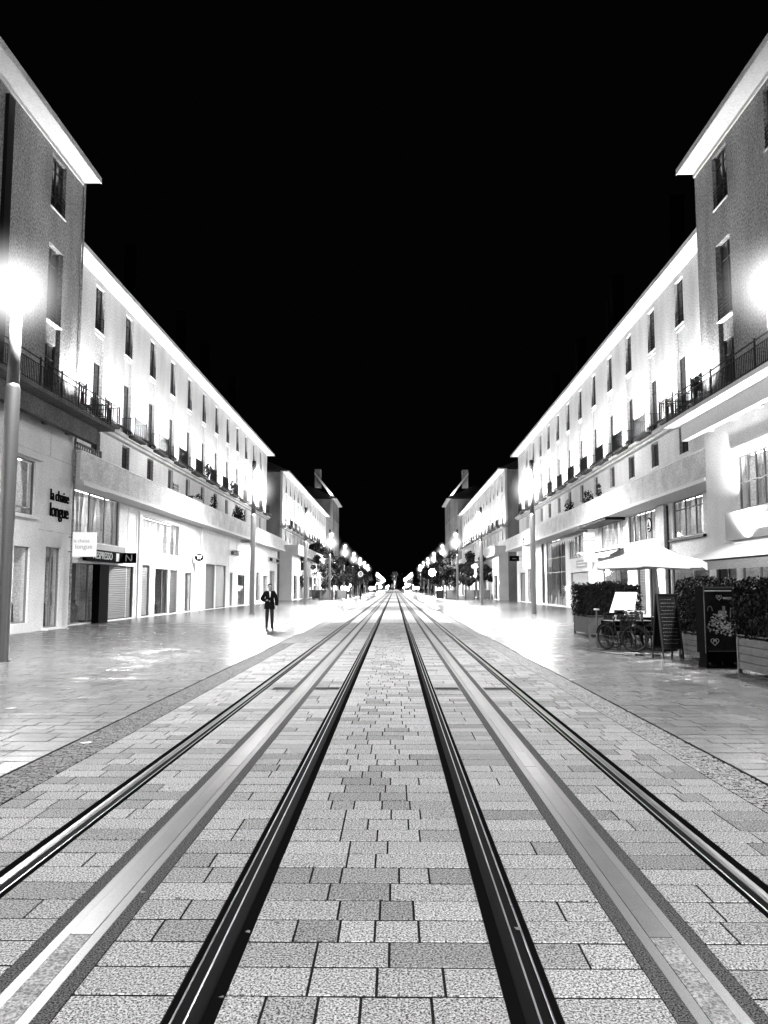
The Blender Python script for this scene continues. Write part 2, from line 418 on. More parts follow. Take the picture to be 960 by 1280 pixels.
# ------------------------------------------------------------------ buildings
PI = math.pi
class Bld:
    """a street building; d = metres behind the street face (negative = out over the footway), y = world Y"""
    def __init__(b, name, label, s, X, Yn, rz=0.0, group=None):
        b.s, b.X, b.Yn = s, X, Yn
        b.root = thing(name, label, 'building', (s * X, Yn, 0), rz, group)
    def bx(b, mb, d0, d1, y0, y1, z0, z1): mb.box(b.s * d0, b.s * d1, y0 - b.Yn, y1 - b.Yn, z0, z1)
    def P(b, d, y, z): return (b.s * d, y - b.Yn, z)
    def part(b, name, m, *boxes, parent=None, label=None):
        out = []
        for q in boxes:
            mb = MB(); b.bx(mb, *q); o = mb.build(name, m, parent or b.root); out.append(o)
            if label: o['label'] = label
        return out[0]
    def wall(b, m, y0, y1, z0, z1, ops=(), d=0.0, th=0.3, name='wall'):
        ys = sorted(set([y0, y1] + [v for o in ops for v in o[:2] if y0 < v < y1])); zs = sorted(set([z0, z1] + [v for o in ops for v in o[2:4] if z0 < v < z1]))
        solid = {}
        for i in range(len(ys) - 1):
            for j in range(len(zs) - 1):
                cy, cz = (ys[i] + ys[i + 1]) / 2, (zs[j] + zs[j + 1]) / 2
                solid[i, j] = not any(o[0] < cy < o[1] and o[2] < cz < o[3] for o in ops)
        mb = MB(); P = b.P; a, c = d, d + th
        for (i, j), k in solid.items():
            if not k: continue
            ya, yb, za, zb = ys[i], ys[i + 1], zs[j], zs[j + 1]
            mb.face(P(a, ya, za), P(a, yb, za), P(a, yb, zb), P(a, ya, zb)); mb.face(P(c, ya, za), P(c, yb, za), P(c, yb, zb), P(c, ya, zb))
            if not solid.get((i - 1, j)): mb.face(P(a, ya, za), P(c, ya, za), P(c, ya, zb), P(a, ya, zb))
            if not solid.get((i + 1, j)): mb.face(P(a, yb, za), P(c, yb, za), P(c, yb, zb), P(a, yb, zb))
            if not solid.get((i, j - 1)): mb.face(P(a, ya, za), P(c, ya, za), P(c, yb, za), P(a, yb, za))
            if not solid.get((i, j + 1)): mb.face(P(a, ya, zb), P(c, ya, zb), P(c, yb, zb), P(a, yb, zb))
        return mb.build(name, m, b.root)

WCACHE = {}
def window(b, y, z, w, h, style, d=0.0, dep=0.16, vary=0):
    """window as a part: frame mesh, with pane, sill and railing as sub-parts; meshes shared between alike windows"""
    key = (b.s, w, h, style, dep, vary)
    if key not in WCACHE:
        s = b.s; L = []
        f = MB(); t = 0.055
        def X(mb, d0, d1, y0, y1, z0, z1): mb.box(s * d0, s * d1, y0, y1, z0, z1)
        X(f, dep, dep + 0.06, 0, t, 0, h); X(f, dep, dep + 0.06, w - t, w, 0, h); X(f, dep, dep + 0.06, t, w - t, h - t, h); X(f, dep, dep + 0.06, t, w - t, 0, t)
        if style != 'mezz': X(f, dep - 0.004, dep + 0.056, w / 2 - 0.03, w / 2 + 0.03, t, h - t)
        if style in ('upper', 'lower'): X(f, dep, dep + 0.055, t, w - t, h * 0.78, h * 0.78 + 0.04)
        L.append(('window', f.mesh('window', 'frame' if style == 'mezz' else 'woodframe')))
        p = MB(); X(p, dep + 0.03, dep + 0.045, t, w - t, t, h - t); L.append(('pane', p.mesh('pane', 'darkglass')))
        si = MB(); X(si, -0.05, dep, -0.04, w + 0.04, -0.05, -0.002)
        if style in ('upper', 'mezz'): L.append(('sill', si.mesh('sill', 'soffit')))
        if style == 'upper':
            r = MB()
            for k in range(5): X(r, -0.01, 0.015, 0, w, 0.12 + k * 0.16, 0.145 + k * 0.16)
            for k in (0.02, w / 2, w - 0.04): X(r, 0.016, 0.035, k, k + 0.02, 0.0, 0.8)
            L.append(('railing', r.mesh('railing', 'darkmetal')))
        if vary:   # curtains drawn or a blind half down
            c = MB()
            if vary == 1: X(c, dep + 0.016, dep + 0.026, t, w - t, h * 0.45, h - t)
            else: X(c, dep + 0.016, dep + 0.026, t, w * 0.4, t, h - t)
            L.append(('blind' if vary == 1 else 'curtain', c.mesh('blind', 'curtain')))
        WCACHE[key] = L
    L = WCACHE[key]
    o = put(L[0][1], 'window', b.root, b.P(d, y, z))
    for n, me in L[1:]: put(me, n, o)
    return o
BCACHE = {}
def balcony(b, y0, y1, z, d0, height=1.0, step=0.13, style=0):
    """iron balcony in front of a door: slab part with railing bars as sub-part"""
    key = (b.s, round(y1 - y0, 3), d0, height, step, style)
    if key not in BCACHE:
        s, w = b.s, y1 - y0
        sl = MB(); sl.box(s * d0, 0, 0, w, -0.16, 0)
        r = MB(); q = 0.034
        for zz in ((height - .03, 0.05, height * .8) if style else (height - 0.03, 0.06)):
            r.box(s * d0, s * (d0 + q), 0, w, zz, zz + q); r.box(s * (d0 + q), -s * 0.01, 0, q, zz, zz + q); r.box(s * (d0 + q), -s * 0.01, w - q, w, zz, zz + q)
        n = int(w / step)
        for k in range(n + 1):
            yy = k * (w - q) / n; r.box(s * (d0 + 0.003), s * (d0 + q - .003), yy, yy + q * .8, 0, height - .03)
        m = int(-d0 / step)
        for k in range(1, m + 1):
            for yy in (0.002, w - q - 0.002):
                r.box(s * (d0 + k * -d0 / (m + 1)), s * (d0 + k * -d0 / (m + 1) + q * .8), yy, yy + q * .8, 0, height - .03)
        for yy in (0, w - 0.05): r.box(s * (d0 - .01), s * (d0 + 0.04), yy, yy + 0.05, 0, height + 0.12)
        BCACHE[key] = (sl.mesh('balcony', 'slabdark'), r.mesh('railing', 'darkmetal'))
    a, c = BCACHE[key]
    o = put(a, 'balcony', b.root, b.P(0, y0, z)); put(c, 'railing', o); return o
FL = {}
def flood(b, y, z, d, tilt=0.55, power=1.0, angle=1.7, lean=0.0, long=0.0):
    """floodlight part; long > 0 makes a linear wall washer of that length"""
    key = (b.s, long)
    if key not in FL:
        w = long / 2 if long else .14
        f = MB(); f.box(-0.07, 0.07, -w, w, 0.05, 0.12)
        for q in ((-w * .7, w * .7) if long else (0,)): f.box(-.02, .02, q - .02, q + .02, -.05, .05); f.box(0, b.s * .5, q - .02, q + .02, -.08, -.051)
        l = MB(); l.box(-0.05, 0.05, -w + .02, w - .02, 0.121, 0.126); FL[key] = (f.mesh('floodlight', 'darkmetal'), l.mesh('lens', 'lens'))
    o = put(FL[key][0], 'floodlight', b.root, b.P(d, y, z)); put(FL[key][1], 'lens', o)
    if long:
        a = lamp('wash', 'AREA', WASH * power, (0, 0, 0.16), o, target=(b.s * tilt, 0, 1.7)); a.data.shape = 'RECTANGLE'; a.data.size = .12; a.data.size_y = long; a.data.spread = math.radians(130)
        dv = Vector((b.s * tilt, 0, 1.54)).normalized(); zx = -dv; yx = Vector((0, 1, 0)); xx = yx.cross(zx); a.rotation_euler = Matrix((xx, yx, zx)).transposed().to_euler()
    else: lamp('flood_beam', 'SPOT', FLOOD * power, (0, 0, 0.18), o, target=(b.s * tilt, lean, 1.7), angle=angle, blend=0.9, radius=0.07)
    return o
def sweep_roof(b, y0, y1, z, d_e, depth=11, rise=3.2):
    mb = MB(); P = b.P
    a = [P(d_e, y0, z), P(depth / 2, y0 + 4, z + rise), P(depth, y0, z)]; c = [P(d_e, y1, z), P(depth / 2, y1 - 4, z + rise), P(depth, y1, z)]
    mb.face(a[0], c[0], c[1], a[1]); mb.face(a[1], c[1], c[2], a[2]); mb.face(a[0], a[1], a[2]); mb.face(c[0], c[1], c[2]); mb.face(a[0], a[2], c[2], c[0])
    return mb.build('roof', 'roof', b.root)
def chimneys(b, spots, z0, roof):
    for (y, d, h, w) in spots:
        c = b.part('chimney', 'chimney', (d, d + 1.6, y, y + w, z0, z0 + h), parent=roof)
        c.parent = b.root

def terrace_row(b, Y0_, Y1_, bays, z_ledge=10.2, z_eave=17.75, ops=(), simple=False, flood_power=1.0, ground_mat='stone_wall', first_hidden=None, canopy=(6.1, 7.42), gz=6.1, sd=-1.4, pd=-2.2):
    """the long middle building: shop storey with terrace over it, low mezzanine, two tall storeys under a wide eave"""
    w = 1.25
    up = [(y, y + w, z_ledge + 4.85, z_eave - 0.32) for y in bays]
    sp = [(y, y + w, z_ledge + 3.2, z_ledge + 4.62) for y in bays]
    lo = [(y, y + w, z_ledge + 0.05, z_ledge + 3.2) for y in bays]
    b.wall('plaster', Y0_, Y1_, z_ledge + .03, z_eave, [(a, c, z_ledge + .03, e) for (a, c, _, e) in [(l[0], l[1], l[2], sp[i][3]) for i, l in enumerate(lo)]] + up)
    mb = MB()
    for i, y in enumerate(bays): b.bx(mb, 0.10, 0.28, y, y + w, sp[i][2], sp[i][3])
    build_each(mb, 'spandrel', 'plaster', b.root)
    for i, y in enumerate(bays):
        window(b, y, up[i][2], w, up[i][3] - up[i][2], 'upper', vary=0)
        window(b, y, lo[i][2], w, lo[i][3] - lo[i][2], 'lower', dep=0.17)
        balcony(b, y - 0.45, y + w + 0.45, z_ledge + 0.02, -0.85, 1.0, 0.13 if not simple else 0.2)
        flood(b, y - 1.7, z_ledge + 0.07, -0.7, tilt=0.30, power=flood_power, long=2.3)
    flood(b, bays[-1] + 2.95, z_ledge + 0.07, -0.7, tilt=0.30, power=flood_power, long=2.3)
    mz = [(y, y + w, z_ledge - 1.8, z_ledge - 0.42) for y in bays]
    b.wall('plaster', Y0_, Y1_, 6.6, z_ledge - 0.2, mz, name='mezzanine_wall')
    for m_ in mz: window(b, m_[0], m_[2], w, m_[3] - m_[2], 'mezz')
    b.part('ledge', 'concrete', (-0.5, 0.1, Y0_, Y1_, z_ledge - 0.2, z_ledge)); b.part('ledge_molding', 'concrete', (-0.3, -0.002, Y0_, Y1_, z_ledge - 0.34, z_ledge - 0.203))
    b.part('eave', 'soffit', (-0.8, 0.3, Y0_, Y1_ + 0.6, z_eave + .001, z_eave + 0.14))
    b.part('eave_edge', 'concrete', (-0.84, -0.801, Y0_, Y1_ + 0.64, z_eave - 0.03, z_eave + 0.2))
    r = sweep_roof(b, Y0_, Y1_ + 0.6, z_eave + 0.2, -0.7)
    b.part('end_wall', 'plaster_near', (0.301, 11, Y1_ - 0.3, Y1_, 0, z_eave), (0.301, 11, Y0_, Y0_ + 0.3, 0, z_eave))
    # shop storey with roof terrace
    c0, c1 = canopy
    b.part('terrace_floor', 'concrete', (pd + .15, 0.3, Y0_, Y1_, 6.3, 6.6))
    b.part('parapet', 'concrete', (pd, pd + .15, Y0_, Y1_ + .4, c0 + .1, c1)); b.part('parapet_cap', 'soffit', (pd - .04, pd + .18, Y0_, Y1_ + .44, c1, c1 + 0.05))
    b.part('canopy', 'soffit', (pd - .1, sd + .2, Y0_, Y1_ + .5, c0 - .06, c0 + 0.1))
    b.part('end_wall', 'stone_wall', (sd + .301 if sd < -.4 else sd + .001, 0.299, Y1_ - 0.3, Y1_ - .002, 0, 6.3)); b.part('end_wall', 'stone_wall', (sd + .301 if sd < -.4 else sd + .001, 0.299, Y0_ + .002, Y0_ + .3, 0, 6.3), (pd + .001, .299, Y0_ - .02, Y0_ - .001, 6.2, 7.35))
    b.wall(ground_mat, Y0_, Y1_, 0, gz - .07, ops, d=sd, th=0.3, name='shop_wall')
    return r

# --- shop fronts
def opening(b, ya, yb, za, zb, kind, d=-1.4, mull=(), trans=(), parent=None, frame='frame', seed=0, depth=1.3):
    """one shop opening as a part of its building"""
    rnd = random.Random(seed + int(ya * 10))
    P = b.P; ft = 0.05; r = parent or b.root
    if kind in ('shutter', 'paleshutter'):
        mb = MB(); z = za; m = kind; n = int((zb - za) / 0.09)
        for k in range(n):
            z0 = za + k * (zb - za) / n; z1 = z0 + (zb - za) / n
            mb.face(P(d + .14, ya, z0), P(d + .14, yb, z0), P(d + .12, yb, z0 + (z1 - z0) * .5), P(d + .12, ya, z0 + (z1 - z0) * .5))
            mb.face(P(d + .12, ya, z0 + (z1 - z0) * .5), P(d + .12, yb, z0 + (z1 - z0) * .5), P(d + .14, yb, z1), P(d + .14, ya, z1))
        o = mb.build('roller_shutter', m, r)
        b.part('bottom_rail', 'darkmetal', (d + .09, d + .16, ya, yb, za, za + 0.06), parent=o)
        b.part('guide', frame, (d + .06, d + .17, ya, ya + 0.06, za, zb), (d + .06, d + .17, yb - 0.06, yb, za, zb), parent=o)
        return o
    f = MB(); dd = d + .08
    b.bx(f, dd, dd + .07, ya, ya + ft, za, zb); b.bx(f, dd, dd + .07, yb - ft, yb, za, zb); b.bx(f, dd, dd + .07, ya + ft, yb - ft, zb - ft, zb); b.bx(f, dd, dd + .07, ya + ft, yb - ft, za, za + ft)
    ms = [ya + (yb - ya) * m for m in mull]
    for m in ms: b.bx(f, dd - .003, dd + .067, m - .03, m + .03, za + ft, zb - ft)
    for t in trans: b.bx(f, dd + .002, dd + .072, ya + ft, yb - ft, za + (zb - za) * t - .025, za + (zb - za) * t + .025)
    o = f.build('shop_window' if kind != 'door' else 'door', frame, r)
    edges = [ya + ft] + ms + [yb - ft]
    for u, v in zip(edges, edges[1:]):
        b.part('pane', 'glass', (dd + .03, dd + .038, u + .02, v - .02, za + ft, zb - ft), parent=o)
    if kind == 'door':
        for m in (ms or [ya + .1]): b.part('handle', 'chrome', (dd - .05, dd - .02, m + .06, m + .09, za + .9, za + 1.4), parent=o)
    lit = kind in ('lit', 'door', 'litdark')
    # the room or window bed behind the glass
    back = d + depth
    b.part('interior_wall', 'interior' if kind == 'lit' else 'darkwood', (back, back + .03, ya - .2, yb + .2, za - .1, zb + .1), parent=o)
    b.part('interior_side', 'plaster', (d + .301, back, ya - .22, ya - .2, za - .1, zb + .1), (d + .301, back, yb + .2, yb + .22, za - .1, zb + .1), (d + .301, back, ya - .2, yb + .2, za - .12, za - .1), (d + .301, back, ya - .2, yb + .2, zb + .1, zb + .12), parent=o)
    if kind in ('lit', 'litdark'):
        b.part('ceiling_light', 'shoplight' if kind == 'lit' else 'shopdim', (d + .5, d + .62, ya + .1, yb - .1, zb + .06, zb + .09), parent=o)
    if kind == 'lit':
        # draped net curtains tied to the sides
        c = MB(); nb = max(1, round((yb - ya) / 1.5))
        for q in range(nb):
            a0 = ya + (yb - ya) * q / nb; a1 = ya + (yb - ya) * (q + 1) / nb; W_ = a1 - a0
            for side in (0, 1):
                for k in range(6):
                    def pt(t, z):
                        sq = (z - za) / (zb - za); wd_ = W_ * (0.16 + 0.24 * abs(sq - 0.35) ** 1.0 * 1.3)
                        yy = a0 + .03 + wd_ * t if side == 0 else a1 - .03 - wd_ * t
                        return P(d + .3 + .04 * math.sin(t * 19), yy, z)
                    for j in range(5):
                        z0 = za + .05 + (zb - za - .1) * j / 5; z1 = za + .05 + (zb - za - .1) * (j + 1) / 5
                        c.face(pt(k / 6, z0), pt((k + 1) / 6, z0), pt((k + 1) / 6, z1), pt(k / 6, z1))
        c.build('curtain', 'curtain', o, smooth=True)
    if kind in ('litdark', 'door', 'dark'):
        mb = MB()
        for k in range(int((yb - ya) / 0.45) + 1):
            yy = rnd.uniform(ya + .15, yb - .15); h = rnd.uniform(.3, 1.5); w_ = rnd.uniform(.07, .2)
            mb.lathe([(w_, 0), (w_ * rnd.uniform(.5, 1.2), h * .4), (w_ * rnd.uniform(.6, 1.2), h * .7), (w_ * .3, h * .85), (w_ * .5, h)], c=P(d + rnd.uniform(.4, .8), yy, za), n=8)
        b.bx(mb, d + .35, d + .9, ya + .05, yb - .05, za - .05, za + .04)
        build_each(mb, 'display_item', rnd.choice(('greyprint', 'black', 'black', 'whitemetal')), o)
    return o
def blade(label, cat, s, Xw, y, z0, z1, out0, out1, m, edge='darkmetal', texts=(), th=0.1, name='hanging_sign', round_=False, group=None):
    """sign standing out at right angles from a wall: out0..out1 metres over the footway"""
    xa, xb = s * (Xw - out0), s * (Xw - out1); xc, zc = (xa + xb) / 2, (z0 + z1) / 2; w, h = abs(xb - xa), z1 - z0
    t = thing(name, label, cat, (xc, y, zc), group=group)
    mb = MB()
    if round_:
        n = 24; k = len(mb.v)
        mb.tube((0, -th / 2, 0), (0, th / 2, 0), w / 2, n=n)
    else: mb.box(-w / 2, w / 2, -th / 2, th / 2, -h / 2, h / 2)
    mb.build('sign_panel', m, t)
    a = MB(); e = s * (Xw) - xc
    for zz in ((h * .3, -h * .3) if h > .5 else (0,)): a.box(-s * (-w / 2) if False else (w / 2 if s > 0 else -w / 2), e, -0.015, 0.015, zz - .015, zz + .015)
    a.build('bracket', edge, t)
    for (body, size, mm, dx, dz, bold) in texts:
        put_text(text_mesh('lettering', body, size, mm, 0.004, bold), 'lettering', t, (dx, -th / 2 - 0.005, dz), 0)
    return t

# ================= left side: corner block beside the camera
def corner_block(name, label, s, X, Ya, Yb, near, z_top=19.3, group=None, slab=True, gops=(), bays=(), slabm='slabdark', rz=0):
    b = Bld(name, label, s, X, (Yb if near else Ya), rz, group)
    ops = []
    for y in bays: ops += [(y, y + 1.35, 16.75, 18.95), (y, y + 1.35, 8.62, 15.25)]
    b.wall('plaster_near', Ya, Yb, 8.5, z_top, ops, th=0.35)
    b.wall('stone_wall', Ya, Yb, 0, 8.495, gops, name='shop_wall')
    mb = MB()
    for y in bays: b.bx(mb, 0.14, 0.3, y, y + 1.35, 11.35, 12.15)
    build_each(mb, 'spandrel', 'plaster_near', b.root)
    for y in bays:
        window(b, y, 16.75, 1.35, 2.2, 'upper', dep=.14); window(b, y, 12.15, 1.35, 3.1, 'upper', dep=.2); window(b, y, 8.62, 1.35, 2.73, 'lower', dep=.2)
    e0, e1 = (Yb, Ya) if near else (Ya, Yb)
    b.part('eave', 'soffit', (-0.75, 0.35, Ya - (0 if near else .0), Yb + (0 if near else 0), z_top + .001, z_top + .13))
    b.part('eave_edge', 'concrete', (-0.79, -0.751, Ya, Yb, z_top - .03, z_top + .22))
    b.part('string_course', 'soffit', (-0.06, -.001, Ya, Yb, z_top - .16, z_top - .04))
    sweep_roof(b, Ya, Yb, z_top + .2, -0.7, 12, 3.4)
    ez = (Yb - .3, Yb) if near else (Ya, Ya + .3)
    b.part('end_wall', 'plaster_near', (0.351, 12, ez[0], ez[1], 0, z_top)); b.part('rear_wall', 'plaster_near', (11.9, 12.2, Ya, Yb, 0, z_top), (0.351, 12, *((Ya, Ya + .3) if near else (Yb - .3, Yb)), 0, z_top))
    if slab:
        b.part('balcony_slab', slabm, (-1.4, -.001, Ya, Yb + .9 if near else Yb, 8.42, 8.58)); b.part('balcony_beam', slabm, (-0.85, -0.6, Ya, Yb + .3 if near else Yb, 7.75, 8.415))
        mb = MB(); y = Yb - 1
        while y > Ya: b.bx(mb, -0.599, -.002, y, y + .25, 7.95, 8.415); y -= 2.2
        build_each(mb, 'balcony_rib', slabm, b.root)
        y = Yb + .6
        r = MB(); 
        if near:
            r.box(s * -1.34, s * -1.31, Ya - b.Yn, y - b.Yn, 9.52, 9.56); r.box(s * -1.34, s * -1.31, Ya - b.Yn, y - b.Yn, 9.32, 9.345); r.box(s * -1.34, s * -1.31, Ya - b.Yn, y - b.Yn, 8.66, 8.69)
            k = 24.0
            while k < y: r.box(s * -1.335, s * -1.315, k - b.Yn, k + .02 - b.Yn, 8.58, 9.32); k += .13
            for k in (25.2, 27.0, 28.8, 30.4, 32.1, 33.6, y - .04): r.box(s * -1.35, s * -1.30, k - b.Yn, k + .05 - b.Yn, 8.58, 9.62)
            r.box(s * -1.3, s * -0.1, y - b.Yn - .03, y - b.Yn, 9.52, 9.56); r.box(s * -1.3, s * -.1, y - b.Yn - .03, y - b.Yn, 9.32, 9.345)
            for q in range(8): r.box(s * (-1.25 + q * .14), s * (-1.23 + q * .14), y - b.Yn - .03, y - b.Yn - .01, 8.58, 9.32)
            r.build('railing', 'darkmetal', b.root)
    return b
GL = [(28.2, 29.9, 4.35, 6.4), (26.6, 29.7, 0.35, 3.15), (31.05, 32.45, 0.08, 3.25), (22.0, 26.0, 0.35, 3.15), (22.6, 25.6, 4.35, 6.4)]
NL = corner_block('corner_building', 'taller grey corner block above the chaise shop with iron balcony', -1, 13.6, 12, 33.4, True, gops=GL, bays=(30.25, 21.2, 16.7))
NL.part('wall_strip', 'darkmetal', (-.14, -.001, 26.35, 26.8, 8.6, 18.9))  # raised dark strip running up the wall
opening(NL, *GL[0], 'lit', d=0, trans=(0.12,)); opening(NL, *GL[1], 'litdark', d=0, mull=(.5,), frame='paleframe'); opening(NL, *GL[2], 'door', d=0, mull=(.5,), frame='paleframe')
opening(NL, *GL[3], 'litdark', d=0, mull=(.5,), frame='paleframe'); opening(NL, *GL[4], 'lit', d=0)
NL.part('window_lintel', 'soffit', (-0.18, -.001, 27.9, 30.2, 6.45, 6.58), (-0.1, -.001, 28.0, 30.1, 6.585, 6.68)); NL.part('window_sill', 'soffit', (-.12, -.001, 28.0, 30.1, 4.2, 4.33))
NL.part('door_step', 'soffit', (-.25, -.001, 30.9, 32.6, 0.002, .07)); NL.part('plinth', 'soffit', (-.06, -.001, 26.0, 30.3, 0.002, .3))
NL.part('stone_joint', 'concrete', (-.012, -.001, 14, 33.39, 6.78, 6.81), (-.012, -.001, 30.4, 33.39, 3.86, 3.89), (-.012, -.001, 31.1, 31.13, 6.81, 7.9))
mb = MB(); mb.tube(NL.P(-.1, 33.3, .1), NL.P(-.1, 33.3, 19.2), .05, n=8); mb.build('downpipe', 'plaster_near', NL.root)
flood(NL, 32.65, 8.62, -1.1, tilt=.28, power=0.9, angle=1.5)
# shop name in raised letters and its lit blade sign
t = thing('shop_lettering', 'black raised lettering la chaise longue on the pale stone wall', 'shop sign', (-13.6, 32.1, 5.0))
for body, z in (('la chaise', .30), ('longue', -.30)):
    o = put(text_mesh('lettering', body, .62 if z > 0 else .76, 'ink', 0.02, 0.004, .9), 'lettering', t, (0.035, 0, z)); o.rotation_euler = (PI / 2, 0, PI / 2)
blade('white square lit hanging sign with thin grey lettering beside the espresso shop', 'shop sign', -1, 13.6, 33.2, 2.93, 3.95, 0.2, 1.15, 'litsoft', texts=(('la chaise', .2, 'greyprint', -.1, .14, 0.0), ('longue', .27, 'greyprint', 0, -.1, 0.0)), th=.16)

# ================= left side: long floodlit building
ML = Bld('terrace_building', 'long floodlit shopping terrace between the chaise shop corner and the side street', -1, 15.5, 33.4)
lb = [35.55 + 4.65 * k for k in range(13)]
GM = [(34.7, 40.7, 3.75, 6.05), (34.6, 38.4, 0.05, 2.75), (38.75, 43.2, 0.05, 2.78), (44.5, 52.4, 3.68, 5.65), (44.6, 46.1, 0.05, 2.92), (47.1, 49.8, 0.05, 2.8), (50.2, 52.1, 0.05, 2.78),
      (53.85, 55.8, 0.05, 2.7), (59.8, 63.0, 0.05, 3.45), (63.2, 67.0, 0.05, 3.47), (68.6, 69.8, .05, 2.95), (72.1, 75.5, .05, 2.84), (77.5, 80.5, .05, 3.3), (81.5, 84.5, .3, 3.3), (86, 89.5, .05, 3.0), (90.5, 94.5, .05, 3.6)]
terrace_row(ML, 33.42, 96.3, lb, ops=GM, flood_power=1.0)
KM = ['lit', 'litdark', 'shutter', 'lit', 'paleshutter', 'door', 'shutter', 'door', 'shutter', 'paleshutter', 'door', 'door', 'paleshutter', 'litdark', 'litdark', 'litdark']
for k, q in enumerate(GM):
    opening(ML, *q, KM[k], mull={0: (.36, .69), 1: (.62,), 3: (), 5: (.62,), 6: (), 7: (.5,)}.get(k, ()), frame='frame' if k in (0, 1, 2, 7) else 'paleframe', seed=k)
ML.part('pillar', 'black', (-1.75, -1.405, 37.3, 38.5, 0.002, 2.75), label='black square pillar in front of the espresso shop')
ML.part('shop_surround', 'soffit', (-1.47, -1.401, 43.9, 44.4, 0.002, 5.9), (-1.47, -1.401, 52.6, 53.4, .002, 5.9), (-1.46, -1.401, 44.4, 52.6, 5.72, 5.9), (-1.46, -1.401, 44.4, 52.6, 2.98, 3.6))
ML.part('canopy_bulge', 'soffit', (-2.34, -1.402, 33.5, 36.2, 5.98, 6.16)); mb = MB()
mb.tube(ML.P(-1.5, 43.6, 0.02), ML.P(-1.5, 43.6, 5.9), .06, n=8); mb.tube(ML.P(-1.5, 57.9, 0.02), ML.P(-1.5, 57.9, 5.9), .06, n=8); build_each(mb, 'downpipe', 'soffit', ML.root)
ML.part('bulkhead', 'greymetal', (-1.6, -1.405, 34.5, 41.2, 3.42, 3.7))
ML.part('stone_joint', 'concrete', *[(-1.41, -1.4005, y, y + .03, .1, 5.9) for y in (42.0, 57.0, 58.9, 67.9, 71.2, 76.5, 85.2)])
t = thing('fascia_sign', 'black espresso shop fascia with white capitals over the dark pillar', 'shop sign', (-14.1, 38.9, 3.15))
mb = MB(); mb.box(0.02, .2, -2.9, 2.0, -.27, .27); mb.build('sign_panel', 'black', t)
o = put(text_mesh('lettering', 'NESPRESSO', .50, 'whiteprint', 0.01, 0.0, 1.0), 'lettering', t, (.215, -.9, 0)); o.rotation_euler = (PI / 2, 0, PI / 2)
mb = MB(); mb.box(.2, .21, .95, 1.35, -.2, .2); mb.build('logo_panel', 'whiteprint', t)
t = blade('black square hanging sign with white N monogram over the grey shutter', 'shop sign', -1, 14.1, 40.95, 2.9, 3.42, .12, .85, 'black', texts=())
def mono(t, sx, sz, y, m='whiteprint'):
    mb = MB(); w = .035
    for (a, c) in (((-.12, -.12), (-.12, .1)), ((-.12, .12), (.1, -.12)), ((.12, -.1), (.12, .12))):
        mb.path([(a[0] * sx, y, a[1] * sz), (c[0] * sx, y, c[1] * sz)], w * .8, n=5)
    mb.build('monogram', m, t)
mono(t, 1.2, 1.35, -.06)
t = blade('pale square hanging sign with black oval and white TF letters', 'shop sign', -1, 14.1, 55.6, 3.4, 4.1, .1, .95, 'whitemetal')
mb = MB(); mb.lathe([(.32, 0), (.32, .012)], n=24); o = mb.build('oval', 'ink', t, (0, -.052, 0)); o.rotation_euler = (PI / 2, 0, 0); o.scale = (1, .82, 1)
put_text(text_mesh('lettering', 'TF', .36, 'whiteprint', .004, .012), 'lettering', t, (0, -.075, 0), 0)
blade('oval dark-rimmed hanging sign beside the mast behind the walking man', 'shop sign', -1, 14.1, 73.0, 5.75, 6.05, .1, 1.1, 'greyprint', texts=(('soleil', .2, 'ink', 0, 0, 0),))
t = thing('lettered_fascia', 'grey fascia with two dark word panels behind the walking man', 'shop sign', (-14.1, 93.0, 4.85))
mb = MB(); mb.box(.01, .15, -4, 4, -.28, .28); mb.build('sign_panel', 'greyprint', t)
for y in (-2.6, 2.5): m2 = MB(); m2.box(.151, .165, y - 1.1, y + 1.1, -.18, .18); m2.build('word_panel', 'ink', t)
mb = MB(); mb.tube((0, -1.3, 0), (0, 1.3, 0), .16, n=10)
t = thing('shop_awning', 'thin rolled dark awning box above the pale door bay', 'awning', (-14.0, 70.2, 4.66)); mb.build('roll', 'greymetal', t); m2 = MB(); m2.box(0, .5, -1.4, 1.4, .17, .2); m2.build('cover', 'whitemetal', t)

# ================= left side: building over the side street, and the tall block at its end
B2L = Bld('terrace_building', 'second floodlit terrace across the side street behind the young trees', -1, 15.0, 106.5)
bb = [109.5 + 4.6 * k for k in range(14)]
GO2 = [(108 + 6.7 * k, 112.5 + 6.7 * k, 0.1, 3.4) for k in range(10)]
terrace_row(B2L, 106.5, 175, bb, z_ledge=9.9, z_eave=17.2, ops=GO2, simple=True, flood_power=1.0)
for k, q in enumerate(GO2): opening(B2L, *q, ('litdark', 'paleshutter', 'lit', 'door')[k % 4], mull=(.5,), seed=k)
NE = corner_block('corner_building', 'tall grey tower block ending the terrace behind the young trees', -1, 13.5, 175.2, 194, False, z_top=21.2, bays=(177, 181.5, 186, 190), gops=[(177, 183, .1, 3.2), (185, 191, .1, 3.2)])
for q in ((177, 183, .1, 3.2), (185, 191, .1, 3.2)): opening(NE, *q, 'litdark', d=0)
